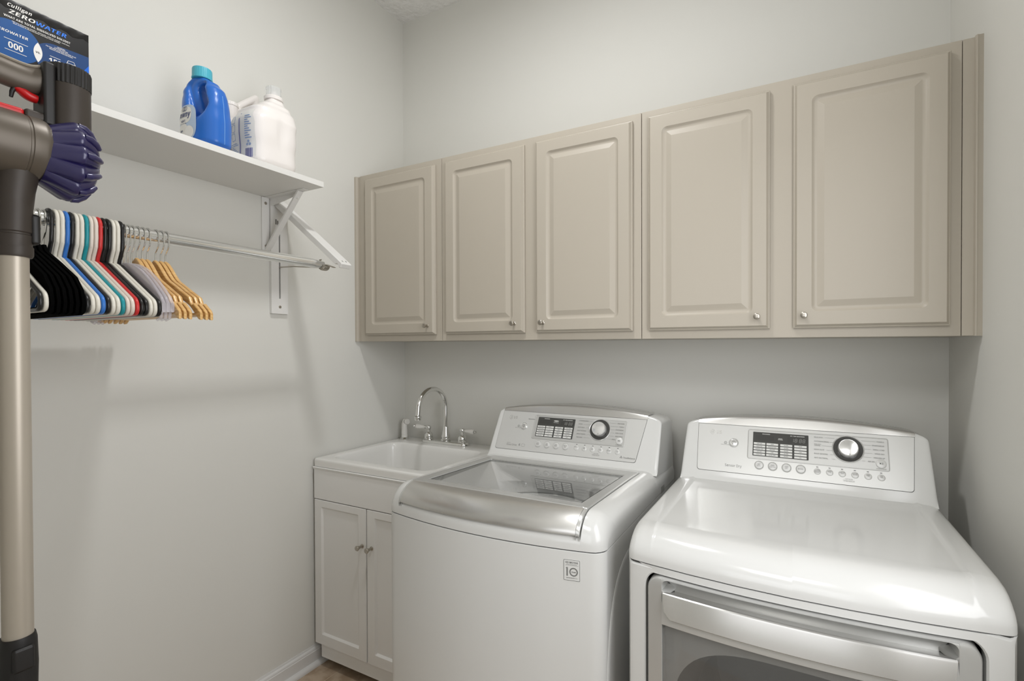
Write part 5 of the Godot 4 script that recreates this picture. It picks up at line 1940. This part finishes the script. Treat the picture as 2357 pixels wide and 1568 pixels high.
func bottles() -> void:
	var sy := 1.9436
	# fabric softener: wide axis x, handle towards the room
	var c := Vector3(0.2260, sy, 1.0830)
	var t := thing("softener_bottle", "blue fabric softener bottle with teal cap and moulded handle on the shelf", "bottle", c)
	var wa := [[0.0, 0.0655], [0.015, 0.0720], [0.07, 0.0730], [0.115, 0.0700], [0.15, 0.0685], [0.175, 0.0640], [0.196, 0.0500], [0.212, 0.0290], [0.219, 0.0250], [0.24, 0.0245]]
	var wb := [[0.0, 0.0410], [0.02, 0.0480], [0.08, 0.0490], [0.13, 0.0440], [0.17, 0.0380], [0.200, 0.0290], [0.214, 0.0250], [0.24, 0.0240]]
	var sx := [[0.0, 0.0], [0.12, 0.0], [0.16, -0.003], [0.195, -0.010], [0.215, -0.014], [0.24, -0.014]]
	var tb := Basis(Vector3.UP, deg_to_rad(11.0))
	var mb := Mb.new()
	var f := func(p: Vector3) -> float:
		var d := oval_field(p, wa, wb, sx, 0.2185, 2.6)
		var h := seg2(Vector2(p.x, p.y), Vector2(0.0070, 0.178), Vector2(0.0260, 0.130)) - (0.0175 + 0.002 * clampf((0.15 - p.y) / 0.03, 0.0, 1.0))
		# grip hole, with a hollow leading into it
		var hollow := maxf(seg2(Vector2(p.x, p.y), Vector2(-0.006, 0.182), Vector2(0.012, 0.112)) - 0.026, 0.022 - absf(p.z))
		d = -smin(-d, h, 0.012)
		d = -smin(-d, hollow, 0.016)
		return d
	mb.nets(Vector3(-0.082, -0.008, -0.056), Vector3(0.082, 0.228, 0.056), 0.0037, f)
	for i in mb.P.size(): mb.P[i] = c + tb * mb.P[i]
	part(t, "body", mb, M.softener_blue, 70.0)
	mb = Mb.new(); mb.xf = Transform3D(Basis.IDENTITY, c + tb * Vector3(-0.0140, 0.2165, 0))
	mb.lathe([Vector2(0, 0), Vector2(0.0270, 0), Vector2(0.0275, 0.003), Vector2(0.0262, 0.004), Vector2(0.0258, 0.029), Vector2(0.0245, 0.032), Vector2(0.021, 0.0335), Vector2(0, 0.0335)], 96, 24, 0.008)
	part(t, "cap", mb, M.cap_teal)
	# label wrapped on the broad face that looks along the shelf
	var skin := func(u: float, v: float, off: float) -> Vector3:
		var a := curve(wa, v)
		var b := curve(wb, v)
		var x := clampf(u / a, -0.995, 0.995)
		return c + tb * Vector3(u + curve(sx, v), v, b * pow(1.0 - pow(absf(x), 2.6), 1.0 / 2.6) + off)
	var patch := func(cu: float, cv: float, w: float, h: float, off: float, e: float) -> Mb:
		var m := Mb.new()
		var ring := []
		for k in range(0, 9):
			var l := PackedVector3Array()
			for j in 40:
				var a := TAU * j / 40
				l.append(skin.call(cu + w / 2 * k / 8.0 * signf(cos(a)) * pow(absf(cos(a)), e), cv + h / 2 * k / 8.0 * signf(sin(a)) * pow(absf(sin(a)), e), off))
			ring.append(l)
		m.loft(ring, false, false)
		return m
	var lab := part(t, "label", patch.call(-0.022, 0.069, 0.086, 0.108, 0.0008, 0.7), M.label_pale, 60.0, "pale blue front label")
	mb = patch.call(-0.030, 0.092, 0.066, 0.052, 0.0012, 0.75)
	mb.add(patch.call(-0.034, 0.045, 0.048, 0.046, 0.0012, 0.9).P)
	part(lab, "label_field", mb, M.label_white, 60.0)
	mb = patch.call(-0.006, 0.040, 0.036, 0.036, 0.0017, 1.0)
	part(lab, "label_flower", mb, M.porcelain, 60.0)
	mb = Mb.new()
	var on := func(q: Vector3) -> Vector3: return skin.call(q.x, q.y, 0.0017)
	txt(mb, "Downy", 0.0170, -0.030, 0.0905, 0, 0, 0.78, true, 0.1, 2.0, on)
	txt(mb, "SOFT", 0.0062, -0.030, 0.0735, 0, 0, 1.0, true, 0.0, 2.0, on)
	txt(mb, "2in1", 0.0055, -0.040, 0.046, 0, 0, 1.0, true, 0.0, 2.0, on)
	txt(mb, "COOL COTTON", 0.0030, -0.030, 0.0660, 0, 0, 1.0, false, 0.0, 3.0, on)
	for k in 3:
		var lp := PackedVector3Array()
		for q in circle(0.0062, 20, Vector2(-0.028 + 0.0055 * (k - 1), 0.1105), 0.0075): lp.append(skin.call(q.x, q.y, 0.0017))
		var l2 := PackedVector3Array()
		for q in circle(0.0050, 20, Vector2(-0.028 + 0.0055 * (k - 1), 0.1105), 0.0063): l2.append(skin.call(q.x, q.y, 0.0017))
		mb.loft([lp, l2], false, false)
	part(lab, "lettering", mb, M.print_navy, 60.0)
	# pale mould seam down the handle side
	mb = Mb.new()
	var sp := []
	for k in 18:
		var y := 0.012 + 0.0085 * k
		sp.append(c + tb * Vector3(curve(sx, y) + curve(wa, y) - 0.0004, y, 0.0))
	mb.tube(sp, 0.0011, 6)
	part(t, "mould_seam", mb, M.seam_blue)

	# big white detergent jug: wide axis along the shelf
	var cj := Vector3(0.2040, sy, 0.8860)
	t = thing("detergent_jug", "large white detergent jug with clear cap at the end of the shelf", "jug", cj)
	var ja := [[0.0, 0.0760], [0.02, 0.0820], [0.06, 0.0815], [0.105, 0.0850], [0.155, 0.0850], [0.190, 0.0760], [0.222, 0.0520], [0.244, 0.0300], [0.256, 0.0240], [0.29, 0.0240]]
	var jb := [[0.0, 0.0760], [0.02, 0.0830], [0.06, 0.0815], [0.10, 0.0840], [0.155, 0.0830], [0.190, 0.0720], [0.222, 0.0480], [0.244, 0.0280], [0.256, 0.0240], [0.29, 0.0240]]
	var js := [[0.0, 0.0], [0.14, 0.0], [0.19, 0.010], [0.225, 0.028], [0.25, 0.036], [0.29, 0.036]]
	var turn := Basis(Vector3.UP, PI / 2)      # local x runs towards the back wall
	mb = Mb.new()
	mb.nets(Vector3(-0.094, -0.008, -0.092), Vector3(0.094, 0.274, 0.092), 0.0046, func(p: Vector3) -> float:
		var d := oval_field(p, ja, jb, js, 0.2640, 3.6)
		# finger hollow on the broad side
		var g := Vector3((p.x - 0.012) / 0.020, (p.y - 0.115) / 0.062, (p.z - 0.098) / 0.020).length() - 1.0
		return -smin(-d, g * 0.018, 0.012))
	for i in mb.P.size(): mb.P[i] = cj + turn * mb.P[i]
	part(t, "body", mb, M.jug_white, 70.0)
	var neck := cj + turn * Vector3(0.036, 0, 0)
	mb = Mb.new(); mb.xf = Transform3D(Basis.IDENTITY, neck + Vector3(0, 0.257, 0))
	mb.lathe([Vector2(0, 0), Vector2(0.0290, 0), Vector2(0.0300, 0.003), Vector2(0.0300, 0.010), Vector2(0.0270, 0.013), Vector2(0, 0.013)], 36)
	part(t, "collar", mb, M.jug_white)
	mb = Mb.new(); mb.xf = Transform3D(Basis.IDENTITY, neck + Vector3(0, 0.2705, 0))
	mb.lathe([Vector2(0.0225, 0), Vector2(0.0235, 0.002), Vector2(0.0225, 0.020), Vector2(0.0240, 0.024), Vector2(0.0235, 0.031), Vector2(0.018, 0.0335), Vector2(0, 0.0340)], 90, 15, 0.02)
	part(t, "cap", mb, M.cap_clear)
	mb = Mb.new(); mb.xf = Transform3D(Basis.IDENTITY, neck + Vector3(0, 0.270, 0))
	mb.lathe([Vector2(0, 0), Vector2(0.014, 0), Vector2(0.013, 0.010), Vector2(0.008, 0.020), Vector2(0, 0.022)], 24)
	part(t, "spout", mb, M.jug_white)
	# paper label on the face that looks along the shelf
	var jskin := func(u: float, v: float, off: float) -> Vector3:
		# u across that face, positive towards the room
		var b := curve(jb, v)
		var x := clampf(u / b, -0.99, 0.99)
		var a := curve(ja, v)
		return cj + turn * Vector3(-(a * pow(1.0 - pow(absf(x), 3.6), 1.0 / 3.6) + off) + curve(js, v), v, u)
	mb = Mb.new()
	var lr := []
	for k in 15:
		var row := PackedVector3Array()
		var v := lerpf(0.012, 0.176, k / 14.0)
		for j in 13: row.append(jskin.call(lerpf(-0.066, 0.066 - 0.012 * smoothstep(0.13, 0.176, v), j / 12.0), v, 0.0008))
		lr.append(row)
	mb.grid(lr)
	lab = part(t, "label", mb, M.label_white, 60.0)
	var jo := func(q: Vector3) -> Vector3: return jskin.call(q.x, q.y, 0.0015)
	var bar := func(m: Mb, x0: float, x1: float, y0: float, y1: float) -> void:
		var n := maxi(1, int((y1 - y0) / 0.02))
		var g := []
		for k in n + 1:
			g.append(PackedVector3Array([jskin.call(x0, lerpf(y0, y1, float(k) / n), 0.0015), jskin.call((x0 + x1) / 2, lerpf(y0, y1, float(k) / n), 0.0015), jskin.call(x1, lerpf(y0, y1, float(k) / n), 0.0015)]))
		m.grid(g)
	mb = Mb.new()
	bar.call(mb, 0.0005, 0.0055, 0.020, 0.168)
	for k in 9:
		bar.call(mb, 0.030 + 0.0032 * k, 0.030 + 0.0032 * k + (0.0018 if k % 3 else 0.0024), 0.018, 0.048)
	part(lab, "label_bars", mb, M.print_purple, 60.0).set_meta("kind", "stuff")
	mb = Mb.new()
	for k in 11:
		bar.call(mb, 0.030, 0.056 - 0.006 * (k % 3), 0.080 + 0.0072 * k, 0.0825 + 0.0072 * k)
	for k in 10:
		bar.call(mb, -0.050, -0.008 - 0.008 * (k % 4), 0.020 + 0.0056 * k, 0.0220 + 0.0056 * k)
	for k in 3:
		var a := PI / 2 + TAU * k / 3
		var e := Vector2(0.043, 0.0635) + Vector2(cos(a), sin(a)) * 0.006
		var tl := PackedVector3Array()
		for q in circle(0.0042, 8, e): tl.append(jskin.call(q.x, q.y, 0.0015))
		var tk := PackedVector3Array()
		for q in circle(0.0020, 8, e): tk.append(jskin.call(q.x, q.y, 0.0015))
		mb.loft([tl, tk], false, false)
	for k in 3:
		var ql := PackedVector3Array()
		var qk := PackedVector3Array()
		for q in rr(0.020, 0.024, 0.004, 3, 1, Vector2(-0.030, 0.093 + 0.028 * k)): ql.append(jskin.call(q.x, q.y, 0.0015))
		for q in rr(0.0176, 0.0216, 0.004, 3, 1, Vector2(-0.030, 0.093 + 0.028 * k)): qk.append(jskin.call(q.x, q.y, 0.0015))
		mb.loft([ql, qk], false, false)
	part(lab, "lettering", mb, M.label_blue, 60.0).set_meta("kind", "stuff")

	# second white jug behind it, only its cap and handle in view
	var ck := Vector3(0.0600, sy, 0.9050)
	t = thing("detergent_jug", "white jug with slanted top handle behind the large detergent jug", "jug", ck)
	var ka := [[0.0, 0.090], [0.02, 0.096], [0.13, 0.096], [0.18, 0.085], [0.20, 0.06], [0.23, 0.05]]
	var kb := [[0.0, 0.046], [0.02, 0.052], [0.13, 0.052], [0.18, 0.044], [0.20, 0.03], [0.23, 0.02]]
	mb = Mb.new()
	mb.nets(Vector3(-0.108, -0.008, -0.062), Vector3(0.112, 0.332, 0.062), 0.0052, func(p: Vector3) -> float:
		var d := oval_field(p, ka, kb, [[0.0, 0.0], [0.3, 0.0]], 0.2020, 3.2)
		var q := Vector2(p.x, p.y)
		var hd := minf(seg2(q, Vector2(0.014, 0.252), Vector2(0.078, 0.310)), minf(seg2(q, Vector2(0.078, 0.310), Vector2(0.082, 0.180)), seg2(q, Vector2(0.014, 0.252), Vector2(0.014, 0.190))))
		hd = Vector2(hd, maxf(absf(p.z) - 0.006, 0.0)).length() - 0.0115
		return smin(d, hd, 0.012))
	for i in mb.P.size(): mb.P[i] = ck + turn * mb.P[i]
	part(t, "body", mb, M.jug_white, 70.0)
	mb = Mb.new(); mb.xf = Transform3D(Basis.IDENTITY, ck + turn * Vector3(-0.018, 0.186, 0.014))
	mb.lathe([Vector2(0, 0), Vector2(0.0235, 0), Vector2(0.0235, 0.050), Vector2(0.0255, 0.052), Vector2(0.0255, 0.061), Vector2(0.023, 0.064), Vector2(0, 0.065)], 72, 18, 0.015)
	part(t, "cap", mb, M.jug_white)


# ---------------------------------------------------------------- boxed water filter on the shelf
func filter_box() -> void:
	var p0 := Vector3(0.281, 1.9437, 1.381)
	var dir := Vector3(0.30 - 0.281, 0, 0.249).normalized()    # to the left in the photograph
	var fx := Transform3D(Basis(-dir, Vector3.UP, (-dir).cross(Vector3.UP)), p0)
	var t := thing("water_filter_box", "black and blue printed water filter carton on the shelf above the hangers", "box", p0 + dir * 0.125)
	var mb := Mb.new(); mb.xf = fx
	mb.box(Vector3(-0.252, 0.0, -0.155), Vector3(0.0, 0.1676, 0.0), 0.0012, 2)
	part(t, "carton", mb, M.box_black)
	mb = Mb.new(); mb.xf = fx
	# wrinkled tape over the top edge
	var rows := []
	for k in 25:
		var row := PackedVector3Array()
		var u := -0.250 + 0.2495 * k / 24.0
		for q in [[0.1500 + 0.004 * sin(k * 1.7), 0.0004], [0.158, 0.0008 + 0.0005 * sin(k * 2.3)], [0.1668, 0.0009 + 0.0006 * sin(k * 3.1)], [0.1682 + 0.0004 * sin(k * 2.1), 0.0], [0.1684 + 0.0005 * cos(k * 1.9), -0.02]]:
			row.append(Vector3(u, q[0], q[1]))
		rows.append(row)
	mb.grid(rows)
	part(t, "tape", mb, M.tape_black, 60.0)
	mb = Mb.new(); mb.xf = fx
	var band := PackedVector2Array([Vector2(-0.2515, 0.038), Vector2(-0.100, 0.038), Vector2(-0.0905, 0.038), Vector2(-0.0005, 0.0380), Vector2(-0.0005, 0.1140), Vector2(-0.060, 0.1090)])
	# left and right fields with their overlapping ovals
	mb.flat(circle(0.046, 48, Vector2(-0.1345, 0.0800), 0.0435), 0.0005)
	var l := PackedVector2Array([Vector2(-0.2515, 0.1138), Vector2(-0.2515, 0.0480), Vector2(-0.160, 0.0440), Vector2(-0.150, 0.080), Vector2(-0.150, 0.1138)])
	mb.flat(l, 0.0004)
	part(t, "print_field", mb, M.box_blue)
	mb = Mb.new(); mb.xf = fx
	var r := PackedVector2Array()
	for k in 21:
		var a := lerpf(PI / 2, PI * 1.5, k / 20.0)
		r.append(Vector2(-0.0610 + 0.0400 * cos(a), 0.0720 + 0.0380 * sin(a)))
	r.append(Vector2(-0.0006, 0.034))
	r.append(Vector2(-0.0006, 0.1140))
	r.append(Vector2(-0.030, 0.1125))
	mb.flat(r, 0.0006)
	part(t, "print_field", mb, M.box_blue_deep)
	mb = Mb.new(); mb.xf = fx
	mb.flat(PackedVector2Array([Vector2(-0.0006, 0.040), Vector2(-0.0006, 0.094), Vector2(-0.0090, 0.080), Vector2(-0.0140, 0.062), Vector2(-0.0150, 0.040)]), 0.0008)
	part(t, "print_field", mb, M.box_bright)
	mb = Mb.new(); mb.xf = fx
	var lens := PackedVector2Array()
	for k in 13:
		var q := -1.0 + k / 6.0
		lens.append(Vector2(-0.0942 + 0.0076 * (1.0 - q * q), 0.0762 + 0.0222 * q))
	for k in range(11, 0, -1):
		var q := -1.0 + k / 6.0
		lens.append(Vector2(-0.0942 - 0.0076 * (1.0 - q * q), 0.0762 + 0.0222 * q))
	mb.flat(lens, 0.0010)
	txt(mb, "Culligan", 0.0074, -0.1240, 0.1545, 0.0012, 0, 1.0, true, 0.25)
	txt(mb, "ZERO", 0.0088, -0.1195, 0.1418, 0.0008, 0, 1.45, true, 0.2)
	txt(mb, "WHAT ARE TOTAL DISSOLVED SOLIDS?", 0.0046, -0.0930, 0.1290, 0.0008, 0, 0.98, true)
	txt(mb, "TDS are dissolved matter, minerals, salts or metals, and ions,", 0.0022, -0.0870, 0.1218, 0.0008, 0, 1.06, true, 0.0, 3.0)
	txt(mb, "that remain in filtered water and may cause metals.", 0.0022, -0.0950, 0.1183, 0.0008, 0, 1.0, true, 0.0, 3.0)
	txt(mb, "ZEROWATER", 0.0056, -0.1370, 0.0958, 0.0010, 0, 1.18, true, 0.1)
	txt(mb, "000", 0.0132, -0.1310, 0.0685, 0.0010, 0, 0.82, true)
	line(mb, Vector2(-0.1497, 0.0800), Vector2(-0.1111, 0.0798), 0.0011, 0.0010)
	line(mb, Vector2(-0.1487, 0.0566), Vector2(-0.1132, 0.0565), 0.0011, 0.0010)
	txt(mb, "152", 0.0132, -0.0640, 0.0690, 0.0010, 0, 0.80, true)
	txt(mb, "LEADING", 0.0024, -0.0530, 0.1068, 0.0010, 0, 1.0, true, 0.0, 3.0)
	txt(mb, "2-STAGE FILTER", 0.0024, -0.0530, 0.1035, 0.0010, 0, 1.0, true, 0.0, 3.0)
	txt(mb, "FILTER AND 3-STAGE FILTERS PLUS", 0.0024, -0.0530, 0.1000, 0.0010, 0, 1.0, true, 0.0, 3.0)
	txt(mb, "REDUCTION PERCENTAGES", 0.0024, -0.0530, 0.0965, 0.0010, 0, 1.0, true, 0.0, 3.0)
	line(mb, Vector2(-0.0735, 0.0800), Vector2(-0.0545, 0.0800), 0.0010, 0.0010)
	# outline of a pitcher
	var jug := [Vector2(-0.0405, 0.0858), Vector2(-0.0300, 0.0868), Vector2(-0.0268, 0.0800), Vector2(-0.0250, 0.0775), Vector2(-0.0262, 0.0690), Vector2(-0.0270, 0.0560), Vector2(-0.0400, 0.0560), Vector2(-0.0420, 0.0720), Vector2(-0.0440, 0.0760), Vector2(-0.0425, 0.0800)]
	for k in jug.size(): line(mb, jug[k], jug[(k + 1) % jug.size()], 0.0009, 0.0010)
	line(mb, jug[2], jug[9], 0.0009, 0.0010)
	line(mb, jug[3], jug[7], 0.0009, 0.0010)
	part(t, "lettering", mb, M.box_letter_white)
	mb = Mb.new(); mb.xf = fx
	txt(mb, "WATER", 0.0088, -0.0700, 0.1412, 0.0008, 0, 1.35, true, 0.2)
	txt(mb, "ZEROWATER MADE", 0.0046, -0.1150, 0.0290, 0.0008, 0, 1.0, true)
	part(t, "lettering", mb, M.box_letter_blue)
	mb = Mb.new(); mb.xf = fx
	txt(mb, "VS.", 0.0040, -0.0942, 0.0758, 0.0013, 0, 1.1, true)
	part(t, "lettering", mb, M.box_black)
